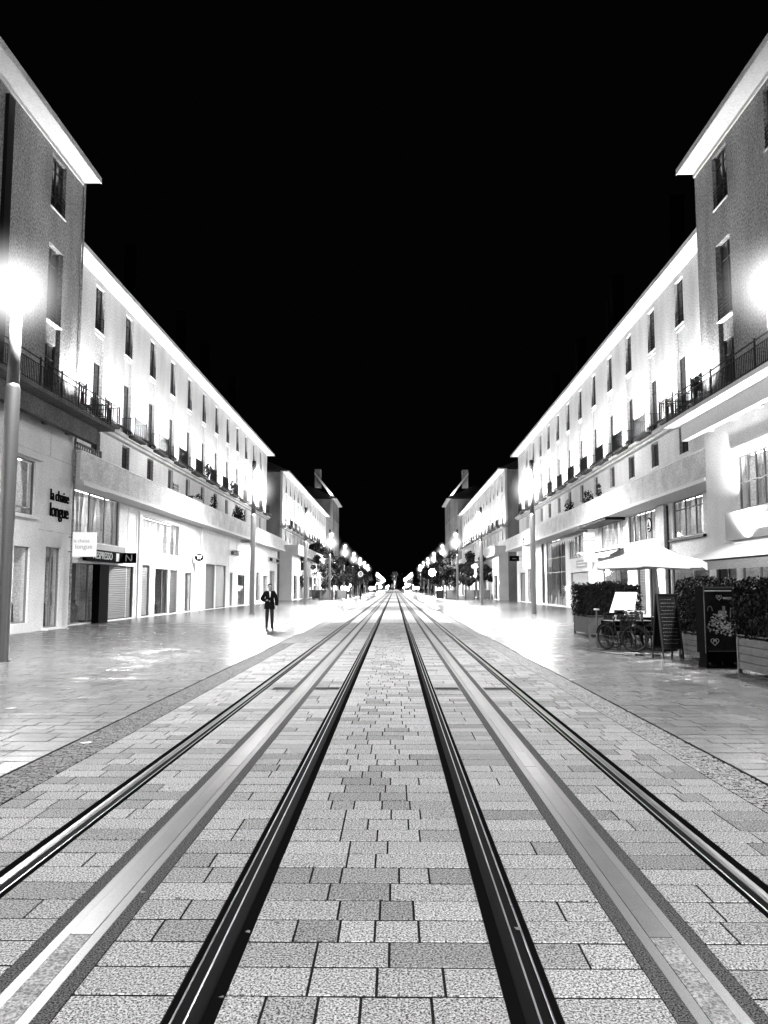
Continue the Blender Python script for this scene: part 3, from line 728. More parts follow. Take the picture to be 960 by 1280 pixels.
# ================= right side
NR = corner_block('corner_building', 'taller grey corner block above the cafe awning with brightly lit balcony slab', 1, 12.9, 12, 33.0, True,
                  gops=[(27.3, 30.0, 4.55, 6.55), (22.3, 26.2, 4.55, 6.55), (30.4, 32.3, .1, 2.95), (27.2, 30.0, .5, 2.95), (23, 26.6, .1, 2.95)], slabm='soffit', bays=(29.8, 25.3, 20.8, 16.3))  # paler slab colour stands in for light from the signs below
opening(NR, 27.3, 30.0, 4.55, 6.55, 'lit', d=0, mull=(.25, .5, .75), trans=(.5,)); opening(NR, 22.3, 26.2, 4.55, 6.55, 'lit', d=0, mull=(.2, .4, .6, .8), trans=(.5,))
opening(NR, 30.4, 32.3, .1, 2.95, 'door', d=0, mull=(.5,)); opening(NR, 27.2, 30.0, .5, 2.95, 'litdark', d=0, mull=(.5,), frame='paleframe'); opening(NR, 23, 26.6, .1, 2.95, 'litdark', d=0, mull=(.33, .66))
flood(NR, 32.2, 8.62, -1.1, tilt=.28, power=0.9, angle=1.5)
NR.part('window_lintel', 'soffit', (-.1, -.001, 26.9, 30.3, 6.6, 6.9))
t = thing('fascia_sign', 'grey fascia box with glowing white panel above the cafe awning', 'shop sign', (12.9, 27.6, 3.93))
lamp('awning_glow', 'SPOT', 3500, (-.6, 1.0, -.5), t, target=(-.9, 1.0, 6), angle=2.4, blend=.8, radius=.2)
mb = MB(); mb.box(-.3, -.01, -2.8, 2.95, -.52, .52); mb.build('sign_panel', 'greyprint', t); mb = MB(); mb.box(-.315, -.301, -1.9, 1.6, -.2, .26); mb.build('lit_panel', 'litsign', t)
mb = MB(); mb.box(-.28, -.05, -2.0, 2.3, -.74, -.62); mb.build('menu_light', 'litsoft', t)

MR = Bld('terrace_building', 'long floodlit shopping terrace between the cafe corner and the side street', 1, 14.55, 33.0, math.radians(-0.6))
rb = [34.85 + 4.62 * k for k in range(13)]
OX = 14.55 - 13.95  # shop wall sits just ahead of the upper face
GR = [(36.9, 41.1, 4.15, 6.0), (43.9, 49.2, 4.35, 6.0), (50.4, 56.1, 4.35, 6.0), (43.8, 45.3, .1, 2.85), (46.0, 47.6, .1, 2.85), (49.6, 55.9, .1, 2.9), (60.0, 66.4, .1, 2.88), (59.9, 66.9, 4.0, 6.0), (68.4, 77.5, .1, 6.0), (78.4, 80.2, .1, 6.0), (84, 89.5, .1, 3.7), (34.2, 41.5, .1, 2.7), (91, 95, .1, 3.4)]
terrace_row(MR, 33.02, 97.5, rb, ops=GR, flood_power=1.0, sd=-.35, pd=-1.6)
KR = ['lit', 'lit', 'lit', 'door', 'shutter', 'litdark', 'paleshutter', 'lit', 'litdark', 'dark', 'litdark', 'litdark', 'shutter']
for k, q in enumerate(GR):
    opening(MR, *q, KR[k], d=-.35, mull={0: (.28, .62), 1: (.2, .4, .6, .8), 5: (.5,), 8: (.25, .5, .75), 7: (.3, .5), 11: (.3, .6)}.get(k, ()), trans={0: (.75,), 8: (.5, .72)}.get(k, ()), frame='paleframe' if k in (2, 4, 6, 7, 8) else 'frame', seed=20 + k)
MR.part('window_sill', 'darkmetal', (-.5, -.352, 36.6, 41.4, 3.98, 4.1)); MR.part('pier', 'concrete', (-.55, -.352, 41.9, 43.3, .002, 6.0))
mb = MB(); mb.tube(MR.P(-.45, 41.6, 0.02), MR.P(-.45, 41.6, 5.9), .06, n=8); mb.build('downpipe', 'darkmetal', MR.root)
MR.part('wall_panel', 'soffit', (-.45, -.352, 56.4, 59.6, .002, 6.0)); MR.part('canopy_dark_box', 'darkmetal', (-1.6, -.352, 49.8, 57.5, 5.86, 6.03))  # the darkmetal piece is a solid box under the canopy
t = thing('round_sign', 'round white sign with black sailing boat on the upper shop window', 'shop sign', (14.28, 44.9, 5.15))
mb = MB(); mb.tube((-.02, 0, 0), (.03, 0, 0), .40, n=28); mb.build('sign_panel', 'ink', t); mb = MB(); mb.tube((-.03, 0, 0), (-.021, 0, 0), .34, n=28); mb.build('disc', 'whiteprint', t)
mb = MB(); x = -.036
for tri in (((.03, -.12), (.03, .26), (-.22, -.12)), ((-.0 + .06, -.12), (.06, .2), (.24, -.12)), ((-.27, -.16), (.27, -.16), (.17, -.27)), ((-.27, -.16), (.17, -.27), (-.17, -.27))):
    mb.face(*[(x, a, c) for a, c in tri])
mb.build('boat_emblem', 'ink', t)
t = thing('shop_awning', 'half-open white awning over the dark bay behind the parasol', 'awning', (14.38, 53.2, 4.15))
mb = MB(); s_ = [(-.95, -3.0, -.42), (-.95, 3.0, -.42), (-.02, 3.0, .05), (-.02, -3.0, .05)]; mb.face(*s_); mb.face(*[(a, c, z - .02) for a, c, z in s_]); mb.box(-.97, -.93, -3, 3, -.55, -.42); mb.build('canvas', 'fabric', t)
mb = MB(); mb.tube((-.3, -3.05, -.1), (-.3, 3.05, -.1), .09, n=8); mb.tube((-.95, -2.9, -.45), (0, -2.9, -.5), .02); mb.tube((-.95, 2.9, -.45), (0, 2.9, -.5), .02); mb.build('roller', 'darkmetal', t)
t = thing('shop_plate', 'small grey plate with two lines of writing over a closed shutter', 'shop sign', (14.45, 62.0, 3.5)); mb = MB(); mb.box(-.03, .12, -1.7, 1.7, -.28, .28); mb.build('sign_panel', 'greyprint', t)
for z in (.1, -.12): m2 = MB(); m2.box(-.04, -.031, -1.2, 1.3, z - .04, z + .04); m2.build('writing', 'whiteprint', t)
blade('white hanging sign with two grey bars beside the striped awning', 'shop sign', 1, 14.4, 57.4, 3.5, 5.6, .05, .85, 'litsoft', texts=(('==', .9, 'greyprint', 0, .5, 0),))
t = thing('shop_awning', 'rolled scalloped awning high over the shop window with plate', 'awning', (14.5, 64.5, 5.9))
mb = MB(); n = 14
for k in range(n):
    y0 = -4.5 + 9 * k / n; y1 = y0 + 9 / n
    mb.face((-.1, y0, -.1), (-.1, y1, -.1), (-1.1, y1, -.55), (-1.1, y0, -.55)); mb.face((-1.1, y0, -.55), (-1.1, y1, -.55), (-1.1, (y0 + y1) / 2, -.85))
mb.build('canvas', 'fabric', t); mb = MB(); mb.tube((-.1, -4.6, -.05), (-.1, 4.6, -.05), .12, n=8); mb.build('roller', 'greymetal', t)
blade('dark square hanging sign with white letters beyond the cafe side mast', 'shop sign', 1, 14.72, 83.0, 6.0, 6.75, .4, 1.4, 'black', texts=(('NOS', .55, 'whiteprint', 0, 0, .01),))
blade('tall narrow lit banner beyond the cafe side mast', 'banner', 1, 14.72, 83.3, 3.8, 5.95, .4, 1.4, 'litsoft', name='shop_banner')
blade('small dark rectangular hanging sign low beyond the mast', 'shop sign', 1, 14.8, 92.0, 4.7, 5.3, .5, 1.6, 'black', texts=(('------', .25, 'whiteprint', 0, 0, .0),))

B2R = Bld('terrace_building', 'second floodlit terrace across the side street behind the dense planter trees', 1, 15.1, 108.5)
bb = [111 + 4.6 * k for k in range(14)]
GO3 = [(110 + 6.7 * k, 114.5 + 6.7 * k, 0.1, 3.4) for k in range(10)]
terrace_row(B2R, 108.5, 179, bb, z_ledge=10.1, z_eave=17.8, ops=GO3, simple=True, flood_power=1.0, sd=-1.0, pd=-1.5)
for k, q in enumerate(GO3): opening(B2R, *q, ('litdark', 'paleshutter', 'lit', 'door')[k % 4], d=-1.0, mull=(.5,), seed=40 + k)
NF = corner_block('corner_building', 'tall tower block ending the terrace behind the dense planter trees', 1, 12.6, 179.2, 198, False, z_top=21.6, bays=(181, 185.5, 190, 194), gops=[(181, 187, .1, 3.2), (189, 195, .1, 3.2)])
for q in ((181, 187, .1, 3.2), (189, 195, .1, 3.2)): opening(NF, *q, 'litdark', d=0)
# end walls of the buildings beyond the side streets: windows facing the camera
for (b, Yf, z1) in ((B2L, 106.5, 17.2), (B2R, 108.5, 17.8)):
    mb = MB()
    for z in (10.4, 14.4): b.bx(mb, 3.0, 4.2, Yf - .02, Yf + .01, z, z + 2.4)
    build_each(mb, 'end_window', 'darkglass', b.root)
# chimneys on the roofs, and the lamps that graze the tower roofs
for b, sp in ((ML, [(57, 3.6, 8.5, 1.1), (70.5, 3.4, 8.2, 1.1), (79.5, 3.4, 8, 1.0), (92.5, 3.2, 8, 1.0), (46, 5, 6, 1.2)]), (MR, [(49, 2.8, 8, 1.1), (63, 2.8, 8.4, 1.0), (66, 3.2, 7.5, 1.0), (78, 3.2, 8, 1.0), (91, 3.2, 8, 1.0)])):
    for (y, d, h, w) in sp: b.part('chimney', 'chimney', (d, d + .9, y, y + w * .9, 18.3, 18.3 + h), (d - .06, d + .96, y - .06, y + w * .9 + .06, 18.3 + h, 18.5 + h))
for b, s, zt, Y in ((NE, -1, 21.4, 176), (NF, 1, 21.8, 180)):
    b.part('chimney', 'plaster_near', (2.9, 4.2, Y + .5, Y + 2.6, zt + 2.5, zt + 6.6))
    mb = MB(); mb.face(b.P(-.5, Y, zt + .15), b.P(-.5, Y + .5, zt + .15), b.P(4.2, Y + .5, zt + 6.0), b.P(4.2, Y, zt + 6.0)); mb.face(b.P(-.5, Y, zt + .1), b.P(4.2, Y, zt + 5.9), b.P(4.2, Y, zt + 5.4), b.P(.2, Y, zt + .1))
    mb.build('gable_coping', 'plaster', b.root)
    f = flood(b, Y - .4, zt + .2, -.1, tilt=1.6, power=.35, angle=1.4)

# ------------------------------------------------------------------ street lamps
def bloom_mat(name, hr, z, strength):
    # added glow volume imitating lens bloom round a lantern; fades outward from the globe
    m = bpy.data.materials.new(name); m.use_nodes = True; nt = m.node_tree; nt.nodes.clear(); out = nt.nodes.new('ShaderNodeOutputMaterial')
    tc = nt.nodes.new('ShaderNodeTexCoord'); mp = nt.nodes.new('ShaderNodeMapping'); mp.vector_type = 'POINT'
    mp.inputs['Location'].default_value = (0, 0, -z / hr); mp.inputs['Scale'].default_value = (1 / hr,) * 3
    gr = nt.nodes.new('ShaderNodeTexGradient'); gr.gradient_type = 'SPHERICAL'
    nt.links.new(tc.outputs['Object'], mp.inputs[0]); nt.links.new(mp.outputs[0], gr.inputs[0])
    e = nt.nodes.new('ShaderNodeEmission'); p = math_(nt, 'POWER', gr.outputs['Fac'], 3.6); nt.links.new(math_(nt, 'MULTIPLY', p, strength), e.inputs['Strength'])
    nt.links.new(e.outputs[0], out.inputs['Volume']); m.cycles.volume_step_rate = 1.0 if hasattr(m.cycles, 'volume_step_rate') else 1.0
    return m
BLOOM = {True: bloom_mat('lens bloom glow lower', 1.7, 7.85, 2.4), False: bloom_mat('lens bloom glow upper', .9, 8.98, 3.0)}
def lamp_proto():
    t = thing('street_lamp', 'x', 'street lamp', (0, 0, 0), group='street lamps along both sides of the tramway')
    a = MB(); a.lathe([(.19, .002), (.19, .03), (.165, .05), (.165, 6.2), (.13, 6.3)], n=20); a.build('mast', 'polemetal', t, smooth=True)
    a = MB(); a.lathe([(.14, 6.3), (.12, 9.3)], n=14); a.build('upper_mast', 'polegrey', t, smooth=True)
    a = MB(); a.lathe([(.13, 9.3), (.13, 9.7), (.05, 9.75)], n=14); a.build('mast_cap', 'darkmetal', t)
    for z, r in ((7.85, .30), (8.98, .19)):
        a = MB(); prof = [(r * math.cos(q), z + r * 1.05 * math.sin(q)) for q in [(-1.45 + 2.9 * i / 8) for i in range(9)]]
        a.lathe(prof, c=(0, 0, 0), n=14); g_ = a.build('diffuser', 'globe', t, (.2, 0, 0), smooth=True)
        c = MB(); c.tube((-.2, 0, z + r * 1.12), (.02, 0, z + r * 1.12), .03); c.tube((0, 0, z + r * .98), (0, 0, z + r * 1.2), .06, n=8); c.build('lantern_arm', 'polegrey', g_)
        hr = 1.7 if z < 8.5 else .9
        hz = MB(); hz.lathe([(hr * math.cos(q), z + hr * math.sin(q)) for q in [(-1.5 + 3.0 * i / 10) for i in range(11)]], n=16); ho = hz.build('lamp_bloom', BLOOM[z < 8.5], g_); ho['kind'] = 'stuff'
        lamp('downlight', 'SPOT', LAMP_SPOT * (1 if z < 8 else .45), (.26, 0, z - r * 1.15 - .06), t, target=(.26, 0, -5), angle=2.85, blend=0.55, radius=0.32)
    return t
LP0 = lamp_proto(); first = True
WHERE_L = ['behind the camera by the chaise shop', 'cut by the photo edge beside the chaise shop front', 'right behind the walking man in front of the long terrace', 'beside the lone tree in a planter at the side street',
           'rising from the row of planter trees, chaise side', 'first one past the tall tower block, chaise side']
WHERE_R = ['behind the camera on the cafe side', 'glowing over the cafe awning at the photo edge', 'between the hanging signs and the hedge planter', 'in front of the dense planter trees across the side street',
           'just past the dense planter trees, cafe side', 'first one past the tall tower block, cafe side']
YL = [-13, 17.9, 50.5, 80.5, 111, 142, 173, 204, 235, 266]
for side in (-1, 1):
    for k, y in enumerate(YL + [400, 431, 462, 493, 530, 570, 620, 680]):
        o = LP0 if first else copy_tree(LP0); first = False
        x = (-8.75 if k == 1 else -8.95) if side < 0 else (8.68 if k == 1 else 8.72)
        if y > 380: x = side * 8.8
        o.location = (x, y, 0); o.rotation_euler[2] = 0 if side < 0 else PI
        W = WHERE_L if side < 0 else WHERE_R
        if k < 6: o['label'] = 'tall steel street lamp ' + W[k]
        elif y < 300: o['label'] = '%s street lamp of the bunched row beyond the tower block, %s side' % (('second', 'third', 'fourth', 'fifth')[k - 6], 'chaise shop' if side < 0 else 'cafe')
        else:
            o['label'] = 'tiny glowing street lamp of the cluster near the vanishing point'
        if k == 1:
            for ch in list(o.children):
                if ch.name.startswith('mast_cap'): bpy.data.objects.remove(ch)
                elif ch.name.startswith('upper_mast'): ch.scale.z = .915
        if k == 1:      # the pair beside the camera carries one dimmer, higher lantern
            for ch in list(o.children):
                if ch.type == 'LIGHT':
                    if ch.location.z > 8: bpy.data.objects.remove(ch); continue
                    ch.data = ch.data.copy(); ch.data.energy = LAMP_SPOT * (1.0 if side < 0 else .45); ch.location.z += .7
                elif ch.location.x > .1:
                    if max(v.co.z for v in ch.data.vertices) > 8.9:
                        for c2 in list(ch.children): bpy.data.objects.remove(c2)
                        bpy.data.objects.remove(ch)
                    else:
                        ch.location = (-.1, 0, .7); ch.data = ch.data.copy(); ch.data.materials[0] = M['globe_dim']
        if k > 1 and y < 300:
            for ch in o.children:
                if ch.type == 'LIGHT': ch.data = ch.data.copy(); ch.data.energy *= .72
        if k == 0:
            for ch in o.children:
                if ch.type == 'LIGHT': ch.data = ch.data.copy(); ch.data.energy *= (1.5 if side < 0 else 3.2)
# ------------------------------------------------------------------ vegetation
LEAFM = {}
def leaves(mb, pts, size, seed):
    rnd = random.Random(seed)
    for p in pts:
        n = Vector((rnd.gauss(0, 1), rnd.gauss(0, 1), rnd.gauss(0, 1))).normalized(); a = n.orthogonal().normalized(); b = n.cross(a); s_ = size * rnd.uniform(.6, 1.3)
        c = Vector(p); mb.face(c - a * s_, c + b * s_ * .45, c + a * s_, c - b * s_ * .45)
def tree(label, x, y, h, w, z_crown, seed, base=0.0, group=None, dens=1400, leaf=.14):
    rnd = random.Random(seed); t = thing('young_tree', label, 'tree', (x, y, base), group=group)
    tk = MB(); top = h - base
    tk.tube((0, 0, 0), (rnd.uniform(-.06, .06), 0, z_crown + .4 - base), .07, .05, 8)
    cl = []
    zc0 = z_crown - base
    for k in range(15):
        f = rnd.random(); z = zc0 + (top - zc0) * f; rr = w / 2 * math.sin(PI * min(1, .22 + f * .72)) * .85; a = rnd.uniform(0, 2 * PI)
        p = (rr * math.cos(a) * rnd.uniform(.3, 1), rr * math.sin(a) * rnd.uniform(.3, 1), z); cl.append((p, rnd.uniform(.25, .48) * w / 2.1))
        tk.tube((0, 0, zc0 + (p[2] - zc0) * .3), p, .028, .01, 5, cap=False)
    tk.tube((0, 0, zc0), (0, 0, top - .2), .05, .015, 6)
    tk.build('trunk', 'bark', t)
    pts = []
    for i in range(dens):
        c, r = rnd.choice(cl); v = Vector((rnd.gauss(0, 1), rnd.gauss(0, 1), rnd.gauss(0, .8))); v = v.normalized() * r * rnd.random() ** .4
        pts.append(Vector(c) + v)
    mb = MB(); leaves(mb, pts, leaf, seed); mb.build('crown', 'treeleaf', t)
    return t
def tree_planter(label, x, y, w, d=1.5, h=1.35, rz=0):
    t = thing('planter', label, 'planter', (x, y, 0), rz, 'square tree planters across the street')
    mb = MB()
    for (a, b) in ((-w / 2, -d / 2), (w / 2 - .1, -d / 2), (-w / 2, d / 2 - .1), (w / 2 - .1, d / 2 - .1)): mb.box(a, a + .1, b, b + .1, 0.002, h + .03)
    build_each(mb, 'corner_post', 'darkmetal', t)
    n = 5
    for k in range(n):
        z0 = .16 + k * (h - .16) / n; z1 = z0 + (h - .16) / n - .02
        m2 = MB(); m2.box(-w / 2 + .1, w / 2 - .1, -d / 2 + .02, -d / 2 + .06, z0, z1); m2.box(-w / 2 + .1, w / 2 - .1, d / 2 - .06, d / 2 - .02, z0, z1)
        m2.box(-w / 2 + .02, -w / 2 + .06, -d / 2 + .1, d / 2 - .1, z0, z1); m2.box(w / 2 - .06, w / 2 - .02, -d / 2 + .1, d / 2 - .1, z0, z1); build_each(m2, 'plank', 'wood', t)
    m2 = MB(); m2.box(-w / 2 + .07, w / 2 - .07, -d / 2 + .07, d / 2 - .07, .1, h - .12); m2.build('soil', 'bark', t)
PT = [(-14.6, 117, 1.75, 'alone beside the side street mast'), (-11.3, 118, 1.5, 'hindmost of the pair near the chaise side trees'), (-9.85, 115, 1.7, 'in front within the chaise side pair'), (-7.75, 117, 1.7, 'nearest the rails on the chaise side'),
      (6.7, 119, .95, 'narrow, nearest the rails on the cafe side'), (8.2, 115, 1.75, 'wide, in front within the rail side pair'), (11.1, 118.5, 1.4, 'dark, hindmost of the mast side pair'), (12.75, 115.5, 1.8, 'pale, behind the cafe side mast')]
for (x, y, w, lb) in PT: tree_planter('square boarded tree planter ' + lb, x, y, w)
for i, (x, y, h, w, zc, lb, dn, lf) in enumerate([
    (-14.4, 117, 7.2, 3.9, 2.3, 'single loose young tree in the lone planter by the side street', 4200, .16),
    (-11.4, 118, 6.2, 2.3, 2.3, 'sparse small tree in the hindmost planter of the pair', 1000, .13),
    (-9.8, 115, 6.6, 3.0, 1.9, 'leafy young tree in the front planter of the pair', 2600, .17),
    (-7.7, 117, 5.8, 3.4, 2.2, 'bushy young tree in the planter nearest the rails', 3200, .17),
    (6.7, 119, 6.4, 2.6, 1.9, 'dark young tree in the narrow planter nearest the rails', 3200, .17),
    (8.2, 115, 6.7, 3.8, 2.0, 'dense dark tree in the wide planter, rail side pair', 4200, .18),
    (11.1, 118.5, 6.4, 3.6, 2.0, 'dense dark tree in the dark planter behind the mast', 4200, .18),
    (12.8, 115.5, 5.9, 3.0, 2.0, 'dense dark tree in the pale planter behind the mast', 3400, .17)]):
    tree(lb, x, y, h, w, zc, 50 + i, base=1.2, dens=dn, leaf=lf)
FT = thing('street_tree', 'x', 'tree', (0, 0, 0), group='dark street trees behind the far lamps')
tk = MB(); tk.tube((0, 0, 0), (0, 0, 3.5), .2, .14, 8); rnd = random.Random(3); cl = []
for k in range(16):
    a = rnd.uniform(0, 2 * PI); rr = rnd.uniform(.3, 2.2); p = (rr * math.cos(a), rr * math.sin(a), rnd.uniform(3.2, 8)); cl.append(p); tk.tube((0, 0, 2.8), p, .07, .02, 5, cap=False)
tk.build('trunk', 'bark', FT); pts = []
for i in range(2200):
    c = rnd.choice(cl); v = Vector((rnd.gauss(0, 1), rnd.gauss(0, 1), rnd.gauss(0, 1))).normalized() * 1.25 * rnd.random() ** .4; pts.append(Vector(c) + v)
mb = MB(); leaves(mb, pts, .24, 9); mb.build('crown', 'treeleaf', FT)
k = 0
for side in (-1, 1):
    for j, y in enumerate((128, 150, 168, 186, 200, 214, 228, 242, 256, 272, 290, 310, 335, 360)):
        if y < 190 and side > 0 and j == 0: pass
        o = FT if k == 0 else copy_tree(FT); k += 1
        sc_ = U(.62, .72) if y < 190 else U(.85, 1.05)
        o.location = (side * (8.6 if y < 160 else (9.5 if y < 220 else 10.2)) + U(-.5, .5) + (side * 1.5 if y < 150 else 0), y, 0); o.rotation_euler[2] = U(0, 6); o.scale = (sc_, sc_, sc_ * U(.9, 1.05))
        nth = ('first','second','third','fourth','fifth','sixth','seventh','eighth','ninth','tenth')
        o['label'] = ('%s dark street tree behind the planter trees, %s side' % (nth[j], 'chaise shop' if side < 0 else 'cafe')) if y < 190 else ('%s dark tree of the far row behind the bunched lamps, %s side' % (nth[j - 4], 'chaise shop' if side < 0 else 'cafe'))
# greenery hanging over the terraces
def shrub(name, label, cat, x, y, z, sx, sy, sz, n, leaf, seed, mat_='leaf', group=None):
    rnd = random.Random(seed); mb = MB(); pts = []
    for i in range(n):
        v = Vector((rnd.gauss(0, 1), rnd.gauss(0, 1), rnd.gauss(0, 1))).normalized() * rnd.random() ** .35
        pts.append((v.x * sx, v.y * sy, sz + v.z * sz))
    leaves(mb, pts, leaf, seed); mb.tube((0, 0, 0), (0, 0, sz), .02, n=5)
    o = mb.build(name, mat_, None, (x, y, z)); tag(o, label, cat, group); return o
for i, (x, y, z, sx, sy, sz, n, lb) in enumerate([(-14.0, 71.5, 7.1, .5, 1.7, .95, 900, 'large dark rounded shrub on the terrace over the oval sign'), (-14.2, 57.5, 7.1, .3, .6, .7, 300, 'small dark bush on the terrace behind the grey trough'),
        (-14.0, 61.5, 7.1, .3, .5, .9, 260, 'narrow dark plant on the terrace before a mezzanine window'), (13.7, 62.5, 7.0, .4, .8, .8, 400, 'dark potted bush on the cafe side terrace parapet'),
        (13.7, 56.5, 7.0, .4, .7, .8, 350, 'dark round bush on the cafe side terrace near the lit shop'), (13.5, 52.6, 7.0, .2, .3, .8, 160, 'slim dark cypress pot on the cafe side terrace'),
        (13.9, 35.5, 10.2, .5, .9, .55, 420, 'dark plants filling the first balcony above the cafe corner'), (-14.6, 62.0, 10.2, .3, .6, .6, 260, 'dark plants on a balcony over the grey shutters'),
        (-14.6, 71.4, 10.2, .3, .5, .6, 200, 'dark plants on a balcony just over the large rounded shrub')]):
    shrub('terrace_shrub', lb, 'shrub', x, y, z, sx, sy, sz, n, .09, 70 + i)
for i, k in enumerate(range(9)):
    shrub('terrace_hedge', '%s dark shrub along the side street terrace, counted from its corner' % ('first','second','third','fourth','fifth','sixth','seventh','eighth','ninth')[i], 'shrub', -13.2, 128 + 5 * k, 6.9, .5, 2.4, .9 + .25 * (i % 3), 420, .16, 90 + i, group='shrubs on the terrace across the side street')
t = thing('trough', 'grey boxy trough on the terrace above the round letter sign', 'planter', (-13.9, 54.5, 6.6)); mb = MB(); mb.box(-.4, .4, -1.3, 1.3, 0, 1.15); mb.build('body', 'greymetal', t); m2 = MB(); m2.box(-.44, .44, -1.34, 1.34, 1.15, 1.2); m2.build('rim', 'darkmetal', t)
t = thing('folding_screen', 'striped slatted screen standing on the terrace before the trough', 'screen', (-14.2, 51.5, 6.6))
for k in range(8): mb = MB(); mb.box(-.03, .03, -.6, .6, .2 + k * .2, .33 + k * .2); mb.build('slat', 'greymetal', t)
mb = MB(); mb.box(-.05, -.031, -.6, -.55, 0, 1.85); mb.box(-.05, -.031, .55, .6, 0, 1.85); mb.build('post', 'darkmetal', t)
t = thing('lattice_screen', 'dark lattice screen on the terrace end under the balcony slab', 'screen', (-13.75, 35.4, 6.6)); mb = MB()
for k in range(12): mb.box(-.02, 0, -1.5 + k * .26, -1.38 + k * .26, 0, 1.35)
for k in range(6): mb.box(-.035, -.021, -1.5, 1.5, .05 + k * .24, .17 + k * .24)
mb.build('lattice', 'darkmetal', t); m2 = MB(); m2.box(-.06, .02, -1.56, -1.5, 0, 1.4); m2.box(-.06, .02, 1.5, 1.56, 0, 1.4); m2.build('post', 'darkmetal', t)
# far parasol-like awning on the second right terrace
t = thing('shop_awning', 'big tilted white awning over the pavement behind the dense trees', 'awning', (13.4, 121, 5.4)); mb = MB()
mb.face((0, -3, .6), (0, 6, .6), (-3.4, 6, -.7), (-3.4, -3, -.7)); mb.face((0, -3, .55), (0, 6, .55), (-3.4, 6, -.75), (-3.4, -3, -.75)); mb.face((-3.4, -3, -.7), (-3.4, 6, -.7), (-3.4, 6, -1.05), (-3.4, -3, -1.05)); mb.build('canvas', 'fabric', t)
mb = MB(); mb.tube((0, -3, .55), (-3.4, -3, -.72), .04); mb.tube((0, 6, .55), (-3.4, 6, -.72), .04); mb.build('frame', 'darkmetal', t)

# ------------------------------------------------------------------ cafe terrace on the right
def hedge_planter(label, x0, x1, y0, y1, hb, hh, seed, dens, lab_h):
    """boarded planter box from x0..x1, y0..y1 on the ground, and the clipped hedge growing in it"""
    cx, cy = (x0 + x1) / 2, (y0 + y1) / 2; w, d = (x1 - x0) / 2, (y1 - y0) / 2
    t = thing('planter', label, 'planter', (cx, cy, 0), group='boarded hedge planters round the cafe terrace')
    mb = MB()
    for a in (-w, w - .07):
        for b in (-d, d - .07): mb.box(a, a + .07, b, b + .07, .002, hb)
    build_each(mb, 'corner_post', 'wood', t)
    n = 4
    for k in range(n):
        z0 = .09 + k * (hb - .12) / n; z1 = z0 + (hb - .12) / n - .012
        for side, q in (('x', -w), ('x', w - .03), ('y', -d), ('y', d - .03)):
            m2 = MB(); e = U(-.004, .004)
            if side == 'x': m2.box(q + .012 + e, q + .032 + e, -d + .07, d - .07, z0, z1)
            else: m2.box(-w + .07, w - .07, q + .012 + e, q + .032 + e, z0, z1)
            m2.build('plank', 'wood', t)
    m2 = MB(); m2.box(-w - .015, w + .015, -d - .015, -d + .06, hb, hb + .03); m2.box(-w - .015, w + .015, d - .06, d + .015, hb, hb + .03); m2.box(-w - .015, -w + .06, -d + .06, d - .06, hb, hb + .03); m2.box(w - .06, w + .015, -d + .06, d - .06, hb, hb + .03); build_each(m2, 'rim', 'wood', t)
    m2 = MB(); m2.box(-w + .05, w - .05, -d + .05, d - .05, .1, hb - .05); m2.build('soil', 'bark', t)
    h = thing('hedge', lab_h, 'hedge', (cx, cy, hb)); rnd = random.Random(seed)
    core = MB(); core.box(-w + .14, w - .14, -d + .14, d - .14, -.05, hh - hb - .16); core.build('inner_twigs', 'leaf', h)
    pts = []; H = hh - hb; A = dens
    for i in range(A):
        f = rnd.choice('xXyYzzi'); bul = .05 * math.sin(i * .7)
        px = rnd.uniform(-w - .03, w + .03); py = rnd.uniform(-d - .03, d + .03); pz = rnd.uniform(-.02, H) 
        if f == 'x': px = -w - .03 + rnd.uniform(-.06, .12)
        if f == 'X': px = w + .03 - rnd.uniform(-.06, .12)
        if f == 'y': py = -d - .03 + rnd.uniform(-.06, .12)
        if f == 'Y': py = d + .03 - rnd.uniform(-.06, .12)
        if f == 'z': pz = H - rnd.uniform(-.05, .14)
        pz += .07 * math.sin(px * 5.1 + seed) + .05 * math.sin(py * 6.3 + 1.3 * seed) if f == 'z' else 0
        pts.append((px, py, pz))
    mb = MB(); leaves(mb, pts, .043, seed); mb.build('foliage', 'leaf', h)
hedge_planter('boarded planter box at the far corner beside the lit panel', 6.55, 8.3, 27.3, 29.6, .68, 1.72, 1, 10000, 'dark bushy hedge in the far corner planter beside the lit panel')
hedge_planter('boarded planter box between the chalkboard and the poster cabinet', 6.72, 7.5, 17.2, 19.2, .62, 1.72, 2, 9000, 'dark clipped hedge between the chalkboard and the poster cabinet')
hedge_planter('boarded planter box cut by the photo edge beside the poster cabinet', 6.62, 7.45, 13.2, 15.75, .72, 1.68, 3, 15000, 'dark clipped hedge at the photo edge beside the poster cabinet')

# poster cabinet
t = thing('poster_cabinet', 'black poster cabinet with food picture between two planters', 'advertising cabinet', (6.78, 16.75, 0), math.radians(3))
mb = MB(); mb.box(-.44, .44, -.12, .28, .30, 1.66); mb.build('body', 'black', t)
mb = MB(); mb.box(-.40, .40, -.10, .26, .12, .298); mb.box(-.42, .42, -.13, .29, .002, .04)
for x in (-.42, -.16, .1, .36): mb.box(x, x + .05, -.12, .28, .04, .12)
mb.build('base', 'black', t)
mb = MB(); mb.box(-.42, .42, -.135, -.121, 1.56, 1.585); mb.build('top_trim', 'whitemetal', t); mb = MB(); mb.box(-.38, .3, -.13, -.121, .34, .352); mb.build('bottom_trim', 'greymetal', t)
mb = MB(); mb.box(-.44, -.425, -.135, -.121, .3, 1.66); mb.box(.425, .44, -.135, -.121, .3, 1.66); mb.box(-.425, .425, -.135, -.121, 1.62, 1.66); mb.build('frame', 'greymetal', t)
